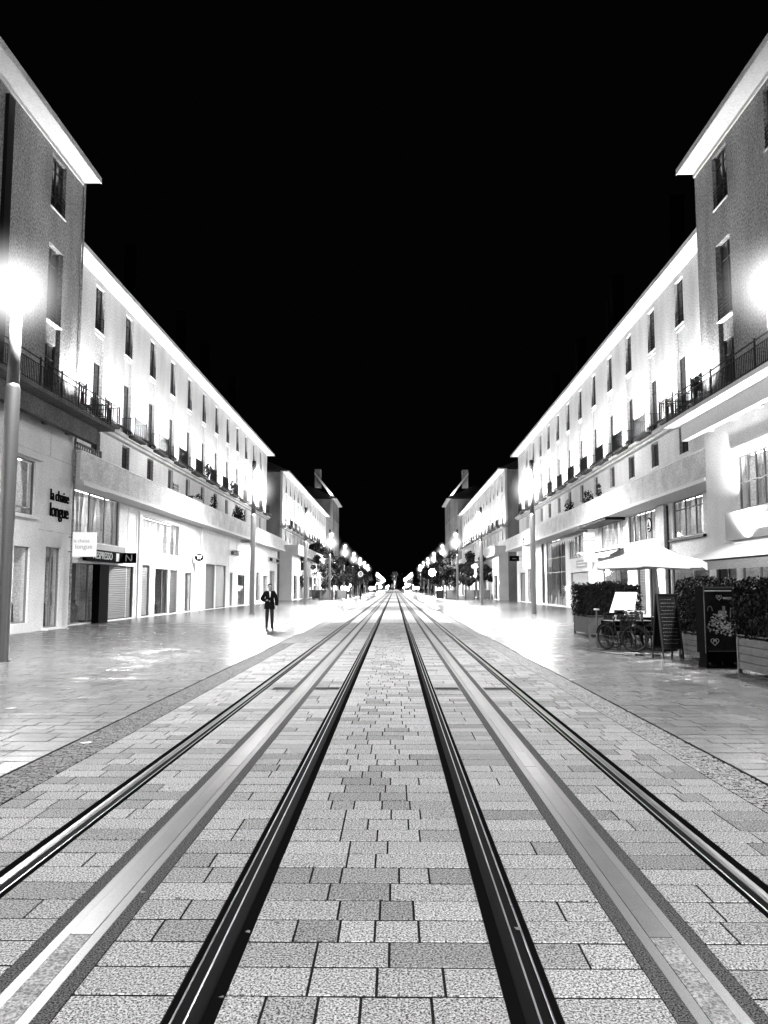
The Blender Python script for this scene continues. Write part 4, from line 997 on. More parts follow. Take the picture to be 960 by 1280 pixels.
pr = MB(); pr.box(-.42, .42, -.127, -.121, .36, 1.55); poster = pr.build('poster', 'chalkboard', t)
rnd = random.Random(12); fm = MB(); gmb = MB()
for i in range(420):   # the pale heap of salad and flowers in the picture
    c = rnd.choice(((-.16, .98, .17), (-.2, .84, .2), (.22, .88, .19), (.05, .78, .16), (-.05, 1.1, .1)))
    a = rnd.uniform(0, 6.3); q = c[2] * math.sqrt(rnd.random()); x, z = c[0] + q * math.cos(a), c[1] + q * math.sin(a) * .75; r_ = rnd.uniform(.005, .022); b = rnd.uniform(0, 3)
    (fm if rnd.random() < .45 else gmb).face(*[(x + r_ * (1 + .5 * (j % 2)) * math.cos(b + j * 1.2), -.1275 - i * .000004, z + r_ * math.sin(b + j * 1.2)) for j in range(5)])
fm.build('picture_highlights', 'whiteprint', poster); gmb.build('picture_midtones', 'greyprint', poster)
mb = MB(); y = -.1305
mb.box(-.06, .0, y, y + .002, 1.05, 1.26); mb.tube((.10, y, 1.02), (.12, y, 1.24), .012); mb.tube((.17, y, 1.05), (.16, y, 1.2), .01)
for k in range(9): mb.tube((-.32 + .05 * math.cos(k * .35), y, 1.16 + .1 * math.sin(k * .35)), (-.32 + .05 * math.cos(k * .35 + .35), y, 1.16 + .1 * math.sin(k * .35 + .35)), .008)
for k in range(5): mb.tube((.27 + .03 * k, y, 1.12 + .03 * (k % 2)), (.30 + .03 * k, y, 1.26 - .02 * k), .007)
mb.build('picture_glass', 'greyprint', poster)
def heart_m(parent, x, z, s_, y=-.129):
    mb = MB(); pts = []
    for k in range(25):
        a = k / 24 * 2 * PI; pts.append((x + s_ * .062 * math.sin(a) ** 3 * 1.0, y, z + s_ * .0045 * (13 * math.cos(a) - 5 * math.cos(2 * a) - 2 * math.cos(3 * a) - math.cos(4 * a)) * .8))
    mb.path(pts, .005 * s_, n=4)
    mb.path([(x - .028 * s_, y, z - .02 * s_), (x - .018 * s_, y, z + .025 * s_), (x, y, z), (x + .018 * s_, y, z + .025 * s_), (x + .028 * s_, y, z - .02 * s_)], .005 * s_, n=4)
    mb.build('emblem', 'whiteprint', parent)
heart_m(poster, -.12, 1.44, 1.0); heart_m(poster, -.24, .54, 1.35)
mb = MB(); mb.box(-.04, .2, y, y + .003, 1.405, 1.445); mb.build('emblem_bar', 'whiteprint', poster)
put_text(text_mesh('lettering', 'carte', .035, 'ink', .001, 0), 'lettering', poster, (.08, y - .002, 1.425), 0)

# chalkboard A-frame
t = thing('chalkboard', 'tall dark A-frame chalkboard with handwriting beside the planter', 'menu board', (6.35, 18.9, 0), math.radians(8))
for s_, yy in ((1, -.28), (-1, .28)):
    mb = MB()
    def Q(x, v, off=0): return (x, yy + s_ * (v / 1.5) * .26 + off, .002 + v)
    for x in (-.26, .22): mb.face(Q(x, 0), Q(x + .045, 0), Q(x + .045, 1.5), Q(x, 1.5)); mb.tube(Q(x + .02, 0), Q(x + .02, 1.5), .022, n=4)
    for v in (.24, 1.48): mb.tube(Q(-.24, v), Q(.24, v), .022, n=4)
    fr = mb.build('frame', 'darkwood', t)
    b = MB(); b.face(Q(-.25, .25), Q(.25, .25), Q(.25, 1.47), Q(-.25, 1.47)); b.face(Q(-.25, .25, .01), Q(.25, .25, .01), Q(.25, 1.47, .01), Q(-.25, 1.47, .01)); b.build('board', 'chalkboard', t)
    if s_ == 1:
        rnd = random.Random(4); c = MB()
        for k in range(13):
            v = 1.36 - k * .083; x = -.2 + rnd.uniform(0, .05); e = rnd.uniform(.08, .21)
            while x < e:
                l = rnd.uniform(.015, .05); c.tube(Q(x, v + rnd.uniform(-.006, .006), -.006), Q(x + l, v + rnd.uniform(-.006, .006), -.006), .0035, n=3); x += l + rnd.uniform(.008, .02)
        c.build('writing', 'greyprint', t)
# pale slanted menu panel on its stand
t = thing('menu_panel', 'large pale tilted picture menu panel behind the bicycle', 'menu board', (7.05, 25.2, 0), math.radians(-8))
mb = MB(); L_ = .16
def Q(x, v, o=0): return (x + (v - .75) * .3, .0 + (v - .75) * .35 + o, v)
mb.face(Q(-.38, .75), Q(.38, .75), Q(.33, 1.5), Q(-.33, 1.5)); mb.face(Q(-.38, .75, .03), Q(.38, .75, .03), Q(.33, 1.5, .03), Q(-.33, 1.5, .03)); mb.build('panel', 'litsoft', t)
mb = MB(); rnd = random.Random(8)
for k in range(14): x = rnd.uniform(-.05, .26); v = rnd.uniform(.8, 1.12); mb.tube(Q(x, v, -.008), Q(x + .04, v + .05, -.008), .014, n=4)
mb.build('picture', 'greyprint', t); mb = MB()
for x in (-.3, .3): mb.tube((x, 0, 0.002), (x, 0, .76), .025)
mb.box(-.4, .4, -.03, .03, .70, .76); mb.box(-.2, .1, -.06, .0, .62, .95); mb.build('stand', 'darkmetal', t)
# slim post with pale cap
t = thing('cable_post', 'slim post with a pale flat cap beside the bicycle wheel', 'post', (5.75, 23.0, 0)); mb = MB(); mb.tube((0, 0, .002), (0, 0, 1.0), .025, n=8); mb.build('shaft', 'greymetal', t); mb = MB(); mb.lathe([(.07, 1.0), (.09, 1.02), (.07, 1.05)], n=12); mb.build('cap', 'whitemetal', t)

# parasol
def parasol(label, x, y, half, z_rim, z_top, pole_base, rz, m='fabric', lean=(0, 0)):
    t = thing('parasol', label, 'parasol', (x, y, 0), rz); apex = Vector((lean[0], lean[1], z_top)); C = []
    for k in range(8):
        a = PI / 4 * k; r_ = half * (1.0 if k % 2 == 0 else .74); C.append(Vector((lean[0] * .9 + r_ * math.cos(a), lean[1] * .9 + r_ * math.sin(a), z_rim + (.05 if k % 2 else 0))))
    mb = MB()
    for k in range(8):
        a, b = C[k], C[(k + 1) % 8]; N = 4
        for i in range(N):
            f0, f1 = i / N, (i + 1) / N
            def sg(p, f): q = apex.lerp(p, f); q.z -= .08 * math.sin(PI * f); return q
            if i == 0: mb.face(apex, sg(a, f1), sg(b, f1))
            else: mb.face(sg(a, f0), sg(a, f1), sg(b, f1), sg(b, f0))
        mb.face(a, b, b - Vector((0, 0, .2)), a - Vector((0, 0, .17)))
    c = mb.build('canopy', m, t)
    mb = MB()
    for p in C: mb.tube(apex - Vector((0, 0, .08)), p - Vector((0, 0, .04)), .012, n=4)
    mb.build('ribs', 'paleframe', t)
    mb = MB(); mb.tube((pole_base[0], pole_base[1], .06), apex, .027, n=10); mb.build('pole', 'whitemetal', t); mb = MB(); mb.lathe([(.3, .002), (.3, .05), (.05, .07), (.04, .3)], c=(pole_base[0], pole_base[1], 0), n=20); mb.build('foot', 'darkmetal', t)
parasol('big white parasol with leaning white pole over the cafe tables', 6.95, 21.3, 1.62, 2.3, 2.86, (.16, 0), math.radians(14), lean=(-.12, 0))
# cafe awning along the corner block
t = thing('cafe_awning', 'long white cafe awning with grey valance along the corner block', 'awning', (12.9, 22, 0))
mb = MB(); y0, y1 = -9.0, 9.4
for z_ in (0, -.03): mb.face((-.02, y0, 3.36 + z_), (-.02, y1, 3.36 + z_), (-1.9, y1, 2.62 + z_), (-1.9, y0, 2.62 + z_))
mb.build('canvas', 'fabric', t); mb = MB(); mb.box(-1.92, -1.89, y0, y1, 2.26, 2.56); mb.build('valance', 'greyfabric', t)
mb = MB(); mb.tube((-1.9, y0, 2.59), (-1.9, y1, 2.59), .035, n=6)
for k in range(6): yy = y0 + .3 + k * 3.55; mb.tube((-.02, yy, 2.95), (-1.88, yy, 2.55), .022, n=5)
mb.build('front_bar', 'darkmetal', t)
for k in range(3): mb = MB(); yy = -6 + k * 6; mb.box(-.25, -.1, yy - .6, yy + .6, 3.0, 3.08); mb.build('awning_light', 'litsign', t)
# bistro tables and chairs
def table(label, x, y, rz, seed):
    t = thing('cafe_table', label, 'table', (x, y, 0), rz, 'cafe tables under the parasol'); mb = MB(); mb.box(-.62, .62, -.36, .36, .70, .73); mb.build('tabletop', 'greyprint', t)
    mb = MB(); mb.box(-.66, .66, -.40, -.39, .34, .72); mb.box(-.66, .66, .39, .40, .34, .72); mb.box(-.66, -.65, -.389, .389, .34, .72); mb.box(.65, .66, -.389, .389, .34, .72); mb.build('tablecloth_skirt', 'black', t)
    for a in (-.5, .5):
        for b in (-.28, .28): mb = MB(); mb.tube((a, b, .002), (a, b, .7), .02, n=6); mb.build('leg', 'darkmetal', t)
    rnd = random.Random(seed)
    for k in range(4):
        px, py = rnd.uniform(-.5, .5), rnd.uniform(-.25, .1); g2 = MB(); g2.lathe([(.03, 0), (.012, .02), (.012, .07), (.045, .12), (.042, .17)], n=10)
        o = g2.build('glass', 'whitemetal', None, (x + px * math.cos(rz) - py * math.sin(rz), y + px * math.sin(rz) + py * math.cos(rz), .731)); tag(o, '%s upturned wine glass on %s' % (('pale', 'small pale', 'bright', 'short pale')[k], label), 'glass', 'glasses set on the cafe tables')
def chair_proto():
    t = thing('cafe_chair', 'x', 'chair', (0, 0, 0), group='dark chairs round the cafe tables'); mb = MB(); mb.box(-.21, .21, -.2, .2, .43, .47); mb.build('seat', 'darkwood', t)
    mb = MB(); mb.tube((-.19, .2, .47), (-.19, .27, .9), .014); mb.tube((.19, .2, .47), (.19, .27, .9), .014); mb.tube((-.19, .27, .9), (.19, .27, .9), .016)
    for k in range(4): mb.box(-.19, .19, .215 + .013 * k, .225 + .013 * k, .55 + .085 * k, .61 + .085 * k)
    mb.build('backrest', 'darkwood', t)
    for a in (-.18, .18):
        for b in (-.17, .17): mb = MB(); mb.tube((a, b, .43), (a * 1.15, b * 1.2, .002), .014); mb.build('leg', 'darkmetal', t)
    return t
table('cloth-skirted table directly under the parasol pole', 6.55, 22.6, math.radians(6), 1); table('cloth-skirted table behind the chalkboard', 8.2, 20.8, math.radians(-4), 2); table('cloth-skirted table nearest the far corner hedge', 7.6, 25.6, 0, 5)
CH = chair_proto()
for i, (x, y, rz, lb) in enumerate([(6.2, 21.75, PI, 'dark chair backing the bicycle at the skirted table'), (7.0, 21.8, PI + .1, 'dark chair beside the parasol pole, facing the table'), (6.3, 23.4, 0, 'dark chair across the table behind the bicycle'), (7.0, 23.5, .1, 'dark chair across the table beside the parasol pole'),
    (7.9, 20.0, PI, 'dark chair behind the chalkboard'), (8.6, 20.0, PI, 'dark chair behind the hedge and chalkboard'), (7.3, 24.7, PI, 'dark chair in front of the pale menu panel'), (8.0, 26.4, 0, 'dark chair against the far corner hedge')]):
    o = CH if i == 0 else copy_tree(CH); o.location = (x, y, 0); o.rotation_euler[2] = rz; o['label'] = lb
# bicycles
def bicycle(label, rear, front, steer, extras=True, lean=0.0):
    """rear/front wheel ground points; steer = extra yaw of the front wheel"""
    rear, front = Vector((*rear, 0)), Vector((*front, 0)); L = (front - rear).length; d = (front - rear).normalized(); rz = math.atan2(d.y, d.x)
    t = thing('bicycle', label, 'bicycle', rear, rz); t.rotation_euler[0] = 0; Rw = .335
    def wheel(x, yaw):
        w = bpy.data.objects.new('wheel', None); COL.objects.link(w); w.parent = t; w.location = (x, 0, Rw + .003); w.rotation_euler[2] = yaw; 
        mb = MB(); mb.torus((0, 0, 0), (0, 1, 0), Rw - .03, .03, 32, 8); mb.build('tyre', 'tyre', w, smooth=True)
        mb = MB(); mb.torus((0, 0, 0), (0, 1, 0), Rw - .052, .010, 32, 6); mb.build('rim', 'darkmetal', w, smooth=True)
        mb = MB(); mb.tube((0, -.05, 0), (0, .05, 0), .022, n=8)
        for k in range(18): a = 2 * PI * k / 18; mb.tube((0, .02 * (-1) ** k, 0), ((Rw - .05) * math.cos(a), 0, (Rw - .05) * math.sin(a)), .0022, n=3, cap=False)
        mb.build('spokes', 'darkmetal', w)
        mb = MB(); a0, a1 = (.3, 2.9); 
        for k in range(8):
            p, q = a0 + (a1 - a0) * k / 8, a0 + (a1 - a0) * (k + 1) / 8; r_ = Rw + .03; mb.face((r_ * math.cos(p), -.03, r_ * math.sin(p)), (r_ * math.cos(q), -.03, r_ * math.sin(q)), (r_ * math.cos(q), .03, r_ * math.sin(q)), (r_ * math.cos(p), .03, r_ * math.sin(p)))
        mb.build('mudguard', 'darkmetal', w)
    wheel(0, 0); wheel(L, steer)
    bb_ = (.44, 0, .29); st = (.30, 0, .82); hd = (L - .22, 0, .80); hl = (L - .17, 0, .62)
    mb = MB(); mb.tube((0, -.04, Rw), (.44, -.03, .29), .011); mb.tube((0, .04, Rw), (.44, .03, .29), .011); mb.tube((0, -.04, Rw), (.33, -.01, .74), .009); mb.tube((0, .04, Rw), (.33, .01, .74), .009)
    mb.tube(bb_, st, .017); mb.tube(bb_, hl, .021); mb.tube((.35, 0, .64), hl, .018); mb.tube(hl, hd, .021); mb.build('frame', 'darkmetal', t)
    mb = MB(); cs, sn = math.cos(steer), math.sin(steer)
    for yy in (-.055, .055): mb.tube((L - .15, yy * .6, .58), (L - yy * sn, yy * cs, Rw), .011)
    mb.tube((L - .15, 0, .58), hd, .015); mb.tube(hd, (L - .26, 0, 1.02), .014); mb.build('fork', 'greymetal', t)
    mb = MB(); c = Vector((L - .24, 0, 1.03)); ax = Vector((-sn, cs, 0)); bk = Vector((-cs, -sn, 0))
    mb.path([c - ax * .29 + bk * .2, c - ax * .27 + bk * .04, c, c + ax * .27 + bk * .04, c + ax * .29 + bk * .2], .012, n=6); hb = mb.build('handlebar', 'chrome', t)
    mb = MB(); mb.tube(c - ax * .29 + bk * .2, c - ax * .285 + bk * .09, .018); mb.tube(c + ax * .29 + bk * .2, c + ax * .285 + bk * .09, .018); mb.build('grips', 'black', hb)
    mb = MB(); mb.tube(st, (.28, 0, .90), .013); mb.build('seat_post', 'chrome', t)
    mb = MB(); k0 = len(mb.v); prof = [(-.14, .09), (-.05, .085), (.05, .035), (.14, .02)]
    for (x, w) in prof:
        mb.v += [(.28 + x, -w, .93), (.28 + x, w, .93), (.28 + x, w * .7, .97), (.28 + x, -w * .7, .97)]
    for q in range(3):
        a = k0 + q * 4
        for i in range(4): mb.f.append((a + i, a + (i + 1) % 4, a + 4 + (i + 1) % 4, a + 4 + i))
    mb.f += [(k0, k0 + 3, k0 + 2, k0 + 1), (k0 + 12, k0 + 13, k0 + 14, k0 + 15)]; mb.build('saddle', 'black', t)
    mb = MB(); mb.torus((.44, -.05, .29), (0, 1, 0), .09, .007, 20, 5); mb.tube((.44, -.06, .29), (.52, -.08, .14), .009); mb.tube((.44, .06, .29), (.36, .08, .44), .009); mb.box(.47, .57, -.16, -.08, .125, .145); mb.box(.31, .41, .08, .16, .43, .45); mb.tube((.44, -.05, .375), (0, -.05, Rw + .035), .004, n=4); mb.tube((.44, -.05, .205), (0, -.05, Rw - .035), .004, n=4)
    mb.build('crankset', 'greymetal', t)
    mb = MB(); mb.tube((-.02, -.06, .72), (.26, -.06, .72), .007); mb.tube((-.02, .06, .72), (.26, .06, .72), .007)
    for k in range(5): mb.tube((-.02 + .07 * k, -.06, .72), (-.02 + .07 * k, .06, .72), .005)
    mb.tube((0, -.06, Rw), (.05, -.06, .72), .006); mb.tube((0, .06, Rw), (.05, .06, .72), .006); mb.build('carrier', 'darkmetal', t)
    mb = MB(); mb.tube((.3, .05, .3), (.22, .2, .002), .009); mb.build('kickstand', 'darkmetal', t)
    if extras:
        mb = MB()
        for k in range(7):
            z = .74 + k * .045; w = .12 + k * .006; mb.path([(L - .1, -w, z), (L + .12, -w, z), (L + .12, w, z), (L - .1, w, z), (L - .1, -w, z)], .004, n=4)
        for k in range(8): x = L - .1 + .22 * k / 7; mb.tube((x, -.12, .74), (x, -.156, 1.01), .004, n=4); mb.tube((x, .12, .74), (x, .156, 1.01), .004, n=4); mb.tube((x, -.12, .74), (x, .12, .74), .004, n=4)
        mb.build('basket', 'darkmetal', t)
        mb = MB(); mb.lathe([(.02, 0), (.05, .02), (.05, .06), (.03, .07)], c=(L - .02, 0, .64), n=12); mb.build('headlamp', 'chrome', t)
    return t
bicycle('black bicycle with turned front wheel parked before the cafe tables', (5.62, 21.55), (6.1, 20.62), math.radians(42))
bicycle('second dark bicycle leaning in behind the black one', (6.05, 22.3), (6.75, 21.45), math.radians(-10), extras=False)
mb = MB(); random.seed(9); pts = [(-.9, 1.2, .012), (-.6, .3, .012), (-.2, -.35, .012), (.3, -.5, .012), (.55, -.2, .012), (.3, .1, .012), (0, 0, .012), (.1, -.3, .012)]
P2 = []
for i in range(len(pts) - 1):
    for j in range(6):
        f = j / 6; P2.append(tuple(pts[i][q] * (1 - f) + pts[i + 1][q] * f for q in range(3)))
mb.path(P2, .009, n=5); tag(mb.build('cable', 'rubber', None, (5.9, 19.9, 0)), 'thin dark cable looped on the pavement below the bicycle wheel', 'cable')

# ------------------------------------------------------------------ small far street furniture
t = thing('tram_sign', 'round dark sign with white ring and bar on a pole by the far trees', 'traffic sign', (-5.15, 122, 0)); mb = MB(); mb.tube((0, 0, .002), (0, 0, 3.3), .05, n=8); mb.tube((0, 0, .002), (0, 0, 1.6), .14, n=8); mb.build('pole', 'darkmetal', t)
mb = MB(); mb.tube((0, -.03, 3.75), (0, .03, 3.75), .42, n=24); mb.build('disc', 'ink', t); mb = MB(); mb.torus((0, -.04, 3.75), (0, 1, 0), .34, .055, 24, 6); mb.box(-.24, .24, -.06, -.035, 3.70, 3.80); mb.build('white_ring', 'litsoft', t)
t = thing('signal_post', 'short dark signal post with a lit face beside the nearest planter', 'signal', (-6.6, 120, 0)); mb = MB(); mb.tube((0, 0, .002), (0, 0, 2.7), .06, n=8); mb.build('pole', 'darkmetal', t); mb = MB(); mb.box(-.2, .2, -.1, .1, 1.5, 2.4); mb.build('housing', 'greymetal', t); mb = MB(); mb.box(-.1, .1, -.13, -.101, 1.8, 2.2); mb.build('lamp_face', 'litsign', t)
t = thing('globe_lamp', 'low bright globe lamp on a slim post before the dense trees', 'lamp', (4.55, 97, 0)); mb = MB(); mb.tube((0, 0, .002), (0, 0, 3.0), .05, n=8); mb.build('post', 'darkmetal', t)
mb = MB(); mb.lathe([(.42 * math.cos(q), 3.5 + .42 * math.sin(q)) for q in [-1.4 + 2.8 * i / 8 for i in range(9)]], n=16); mb.build('globe', emit('globe lamp glass', 90), t, smooth=True)
for i, (x, y) in enumerate(((-12.2, 205), (12.2, 215), (-9, 330), (9, 340))):
    t = thing('kiosk', ('low lit kiosk beyond the tower on the chaise side', 'low lit kiosk beyond the tower on the cafe side', 'distant low lit kiosk among the far lamps, chaise side', 'distant low lit kiosk among the far lamps, cafe side')[i], 'kiosk', (x, y, 0))
    mb = MB(); mb.box(-1.6, 1.6, -2, 2, .002, 2.4); mb.build('body', 'greymetal', t); mb = MB(); mb.box(-1.9, 1.9, -2.3, 2.3, 2.4, 2.65); mb.build('roof', 'darkmetal', t); mb = MB(); mb.box(-1.3, 1.3, -2.02, -2.001, .9, 2.2); mb.build('window', 'litsign', t)
t = tree('floodlit pale tree standing at the far end of the street', 0.2, 620, 14, 7.5, 1.5, 77, dens=1500, leaf=.5); t.children[1].data.materials[0] = mat('pale floodlit leaves', .5, .8)
t = tree('dark tree beside the floodlit pale one at the street end', 5.0, 600, 13, 5.5, 2, 78, dens=1500, leaf=.5)
for i, x in enumerate((-3.2, 2.5)): lamp('uplight', 'SPOT', 60000, (x, 606, .5), None, target=(0.2, 620, 8), angle=1.0, blend=.5, radius=.3)
# far-off windows and lamps that show as dots
rnd = random.Random(31)
for i in range(26):
    side = -1 if i % 2 else 1; y = rnd.uniform(330, 720); x = side * rnd.uniform(5.0, 13); z = rnd.uniform(1.2, 4.2)
    t = thing('lantern', 'tiny lit lantern dot among the lights near the vanishing point', 'lantern', (x, y, 0), group='tiny lanterns at the far end')
    mb = MB(); mb.tube((0, 0, .002), (0, 0, z), .06, n=5); mb.build('post', 'darkmetal', t); mb = MB(); mb.lathe([(.2, z), (.36, z + .3), (.2, z + .6)], n=8); mb.build('lens', 'tinylight', t)

# ------------------------------------------------------------------ people
def skin_obj(name, joints, edges, m, parent, sub=2, roots=0):
    me = bpy.data.meshes.new(name); names = list(joints); me.from_pydata([joints[n][0] for n in names], [(names.index(a), names.index(b)) for a, b in edges], [])
    o = bpy.data.objects.new(name, me); COL.objects.link(o); o.modifiers.new('skin', 'SKIN').use_smooth_shade = True
    sv = me.skin_vertices[0].data
    for i, n in enumerate(names):
        r = joints[n][1]; sv[i].radius = r if isinstance(r, tuple) else (r, r)
    sv[roots].use_root = True
    ss = o.modifiers.new('sub', 'SUBSURF'); ss.levels = sub; ss.render_levels = sub
    me2 = bpy.data.meshes.new_from_object(o.evaluated_get(bpy.context.evaluated_depsgraph_get())); bpy.data.objects.remove(o)
    me2.materials.clear(); me2.materials.append(M[m]); me2.name = name
    me2.polygons.foreach_set('use_smooth', [True] * len(me2.polygons))
    return put(me2, name, parent)
def person(label, x, y, rz, scale=1.0, pose='phone', detail=True, group=None):
    t = thing('person', label, 'person', (x, y, 0), rz, group); t.scale = (scale,) * 3
    # faces -Y.  +X is the person's left
    walk = pose == 'walk'
    fl, fr = ((.10, -.22), (-.10, .2)) if walk else ((.10, -.15), (-.11, .09))
    J = {'pelvis': ((0, 0, .93), (.13, .10)), 'waist': ((0, 0, 1.08), (.12, .085)), 'chest': ((0, .01, 1.28), (.15, .10)), 'neckb': ((0, .02, 1.46), (.06, .06)), 'neck': ((0, 0, 1.53), (.05, .05)),
         'jaw': ((0, -.07, 1.575), (.062, .068)), 'head': ((0, -.05, 1.665), (.088, .102)), 'crown': ((0, -.015, 1.735), (.062, .07)),
         'shl': ((.18, .02, 1.42), .05), 'shr': ((-.18, .02, 1.42), .05),
         'hl': ((.09, 0, .90), .085), 'hr': ((-.09, 0, .90), .085), 'kl': ((.10, fl[1] * .55 - .02, .50), .052), 'kr': ((-.10, fr[1] * .4 - .02, .50), .052), 'al': ((fl[0], fl[1], .09), .026), 'ar': ((fr[0], fr[1], .09), .026),
         'tl': ((fl[0] + .01, fl[1] - .05, .05), (.012, .010)), 'tr': ((fr[0] - .01, fr[1] - .05, .05), (.012, .010))}
    if pose == 'phone':
        J.update({'el': ((.275, .03, 1.14), .042), 'wl': ((.275, -.03, .90), .028), 'pl': ((.275, -.04, .83), (.040, .018)), 'er': ((-.32, -.02, 1.16), .042), 'wr': ((-.12, -.24, 1.13), .028), 'pr': ((-.05, -.28, 1.14), (.030, .022))})
    else:
        J.update({'el': ((.27, .04, 1.14), .038), 'wl': ((.26, -.08, .91), .026), 'pl': ((.26, -.1, .84), (.038, .018)), 'er': ((-.27, -.02, 1.14), .038), 'wr': ((-.26, .08, .91), .026), 'pr': ((-.26, .09, .84), (.038, .018))})
    E_ = [('pelvis', 'waist'), ('waist', 'chest'), ('chest', 'neckb'), ('neckb', 'neck'), ('neck', 'jaw'), ('jaw', 'head'), ('head', 'crown'), ('chest', 'shl'), ('chest', 'shr'), ('shl', 'el'), ('el', 'wl'), ('wl', 'pl'), ('shr', 'er'), ('er', 'wr'), ('wr', 'pr'),
          ('pelvis', 'hl'), ('pelvis', 'hr'), ('hl', 'kl'), ('hr', 'kr'), ('kl', 'al'), ('kr', 'ar'), ('al', 'tl'), ('ar', 'tr')]
    skin_obj('body', J, E_, 'skin', t, 2 if detail else 1)
    def sub(keys, grow, extra=None):
        q = {}
        for k in keys:
            p, r = J[k]; r = r if isinstance(r, tuple) else (r, r); q[k] = (p, (r[0] + grow, r[1] + grow))
        if extra: q.update(extra)
        return q, [(a, b) for a, b in E_ if a in q and b in q]
    q, e = sub(['pelvis', 'waist', 'chest', 'shl', 'shr', 'el', 'er', 'wl', 'wr'], .04 if detail else .028, {'neckb': ((0, .02, 1.48), (.078, .075))})
    e += [('chest', 'neckb')]; e = list(dict.fromkeys(e))
    j = skin_obj('jacket', q, e, 'cloth_black', t, 2 if detail else 1)
    sk = MB(); n_ = 20
    for rx, ry, z in ((.175, .125, 1.16), (.185, .145, 1.05), (.20, .165, .95), (.212, .175, .86), (.218, .178, .79), (.20, .16, .79), (.18, .14, .9)):
        for i in range(n_): a_ = 2 * PI * i / n_; sk.v.append((rx * math.cos(a_), .005 + ry * math.sin(a_), z + .008 * math.sin(3 * a_)))
    for q_ in range(6):
        for i in range(n_): j_ = (i + 1) % n_; sk.f.append((q_ * n_ + i, q_ * n_ + j_, (q_ + 1) * n_ + j_, (q_ + 1) * n_ + i))
    sk.build('jacket_skirt', 'cloth_black', t, smooth=True)
    q, e = sub(['pelvis', 'hl', 'hr', 'kl', 'kr', 'al', 'ar'], .026, {'bl': ((fl[0], fl[1], .02), .06), 'br': ((fr[0], fr[1], .02), .06)}); e += [('al', 'bl'), ('ar', 'br')]; q['pelvis'] = (q['pelvis'][0], (.125, .09)); q['hl'] = ((.085, 0, .88), (.088, .088)); q['hr'] = ((-.085, 0, .88), (.088, .088)); q['al'] = (q['al'][0], (.06, .06)); q['ar'] = (q['ar'][0], (.06, .06)); skin_obj('trousers', q, e, 'cloth_dark', t, 2 if detail else 1)
    for a, f in (('l', fl), ('r', fr)):
        sx = 1 if a == 'l' else -1
        skin_obj('shoe', {'h': ((f[0], f[1] + .035, .06), (.055, .062)), 'm': ((f[0] + sx * .01, f[1] - .06, .045), (.048, .038)), 't': ((f[0] + sx * .03, f[1] - .18, .035), (.040, .028))}, [('h', 'm'), ('m', 't')], 'black', t, 1)
    skin_obj('hair', {'b': ((0, .04, 1.64), (.088, .06)), 'm': ((0, .01, 1.73), (.10, .09)), 'f': ((0, -.09, 1.76), (.085, .045))}, [('b', 'm'), ('m', 'f')], 'hair', t, 2)
    if detail:
        mb = MB(); z0 = 1.17
        mb.face((.0, -.150, z0 + .08), (.02, -.150, z0 + .08), (.034, -.135, 1.42), (.04, -.095, 1.475), (-.03, -.095, 1.475), (-.016, -.135, 1.42)); mb.build('shirt', 'shirt', t)
        for nm, sx in (('l', 1), ('r', -1)):
            p = Vector(J['p' + nm][0]); w = Vector(J['w' + nm][0]); dr = (p - w).normalized()
            for k in range(4):
                ac = Vector((0, 1, 0)) if nm == 'l' else Vector((0, 0, -1)); off = ac * (k - 1.5) * .019; curl = Vector((-sx * .012, 0, 0)) if nm == 'l' else Vector((0, .0, -.02))
                a = p + off; b = a + dr * (.045 - abs(k - 1.3) * .004) + curl; c = b + dr * .025 + curl * 2
                skin_obj('finger', {'a': (tuple(a), .010), 'b': (tuple(b), .009), 'c': (tuple(c), .007)}, [('a', 'b'), ('b', 'c')], 'skin', t, 1)
            a = w + (p - w) * .5 + (Vector((0, -.02, 0)) if nm == 'l' else Vector((0, 0, .02))); b = a + dr * .03 + (Vector((0, -.025, 0)) if nm == 'l' else Vector((0, 0, .03))); c = b + dr * .025
            skin_obj('thumb', {'a': (tuple(a), .011), 'b': (tuple(b), .010), 'c': (tuple(c), .008)}, [('a', 'b'), ('b', 'c')], 'skin', t, 1)
        f = MB(); f.tube((0, -.150, 1.635), (0, -.178, 1.605), .010, .014, 6); f.build('nose', 'skin', t, smooth=True)
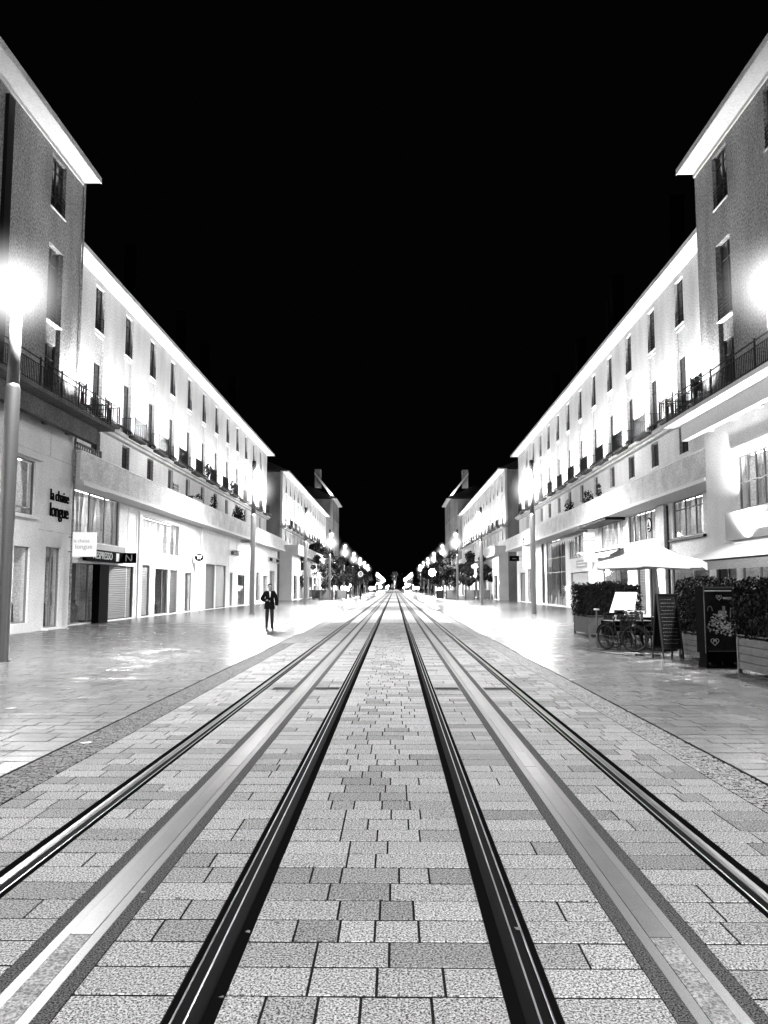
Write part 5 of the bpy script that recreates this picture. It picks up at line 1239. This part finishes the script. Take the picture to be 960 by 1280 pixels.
        f = MB(); f.tube((-.022, -.145, 1.570), (.022, -.145, 1.570), .006, n=6); f.build('mouth', 'greyprint', t)
        for sx in (-1, 1):
            f = MB(); f.tube((sx * .018, -.148, 1.652), (sx * .042, -.138, 1.652), .005, n=6); f.build('eye', 'ink', t); f = MB(); f.tube((sx * .014, -.150, 1.67), (sx * .046, -.136, 1.672), .004, n=5); f.build('eyebrow', 'hair', t)
            f = MB(); f.torus((sx * .082, -.03, 1.645), (1, 0, 0), .022, .008, 10, 5); f.build('ear', 'skin', t)
        if pose == 'phone':
            o = MB(); o.box(-.075, -.005, -.345, -.335, 1.12, 1.25); ph = o.build('phone', 'ink', None, (0, 0, 0)); tag(ph, 'dark phone held at the waist by the walking man', 'phone'); ph.parent = None
            ph.location = t.location; ph.rotation_euler = t.rotation_euler; ph.scale = t.scale
    return t
person('man in black jacket and white shirt strolling on the pale footway looking down', -5.0, 32.2, math.radians(10), 1.01, 'phone')
for i, (x, y, rz, s_, lb) in enumerate([(8.2, 203, .3, 1.0, 'distant dark pedestrian nearest the dense trees'), (7.3, 205, -.4, .97, 'distant pedestrian second from the dense trees'), (6.6, 200, .2, 1.03, 'distant dark pedestrian in the middle of the far group'),
        (5.6, 207, 2.9, 1.0, 'distant pedestrian walking away at the rail side of the group'), (9.2, 198, .1, 1.0, 'distant pedestrian in front of the trees at the group edge'), (-5.8, 230, .5, 1.0, 'lone distant pedestrian on the chaise side under the lamps')]):
    person(lb, x, y, rz, s_, 'walk', detail=False, group='pedestrians far down the street')

# a few dry leaves blown onto the paving
rnd = random.Random(44); mb = MB()
for i in range(70):
    y = 3.3 + 22 * rnd.random() ** 1.6; x = rnd.uniform(-.55, .55) * y; a = rnd.uniform(0, 6.3); q = rnd.uniform(.008, .022)
    mb.face(*[(x + q * r_ * math.cos(a + t), y + q * r_ * math.sin(a + t), .008 + .006 * rnd.random()) for t, r_ in ((0, 1.3), (1.2, .6), (2.4, 1.0), (3.3, .5), (4.6, .9))])
o = mb.build('fallen_leaves', 'bark', None); tag(o, 'small dry leaves scattered over the paving', 'leaves', kind='stuff')
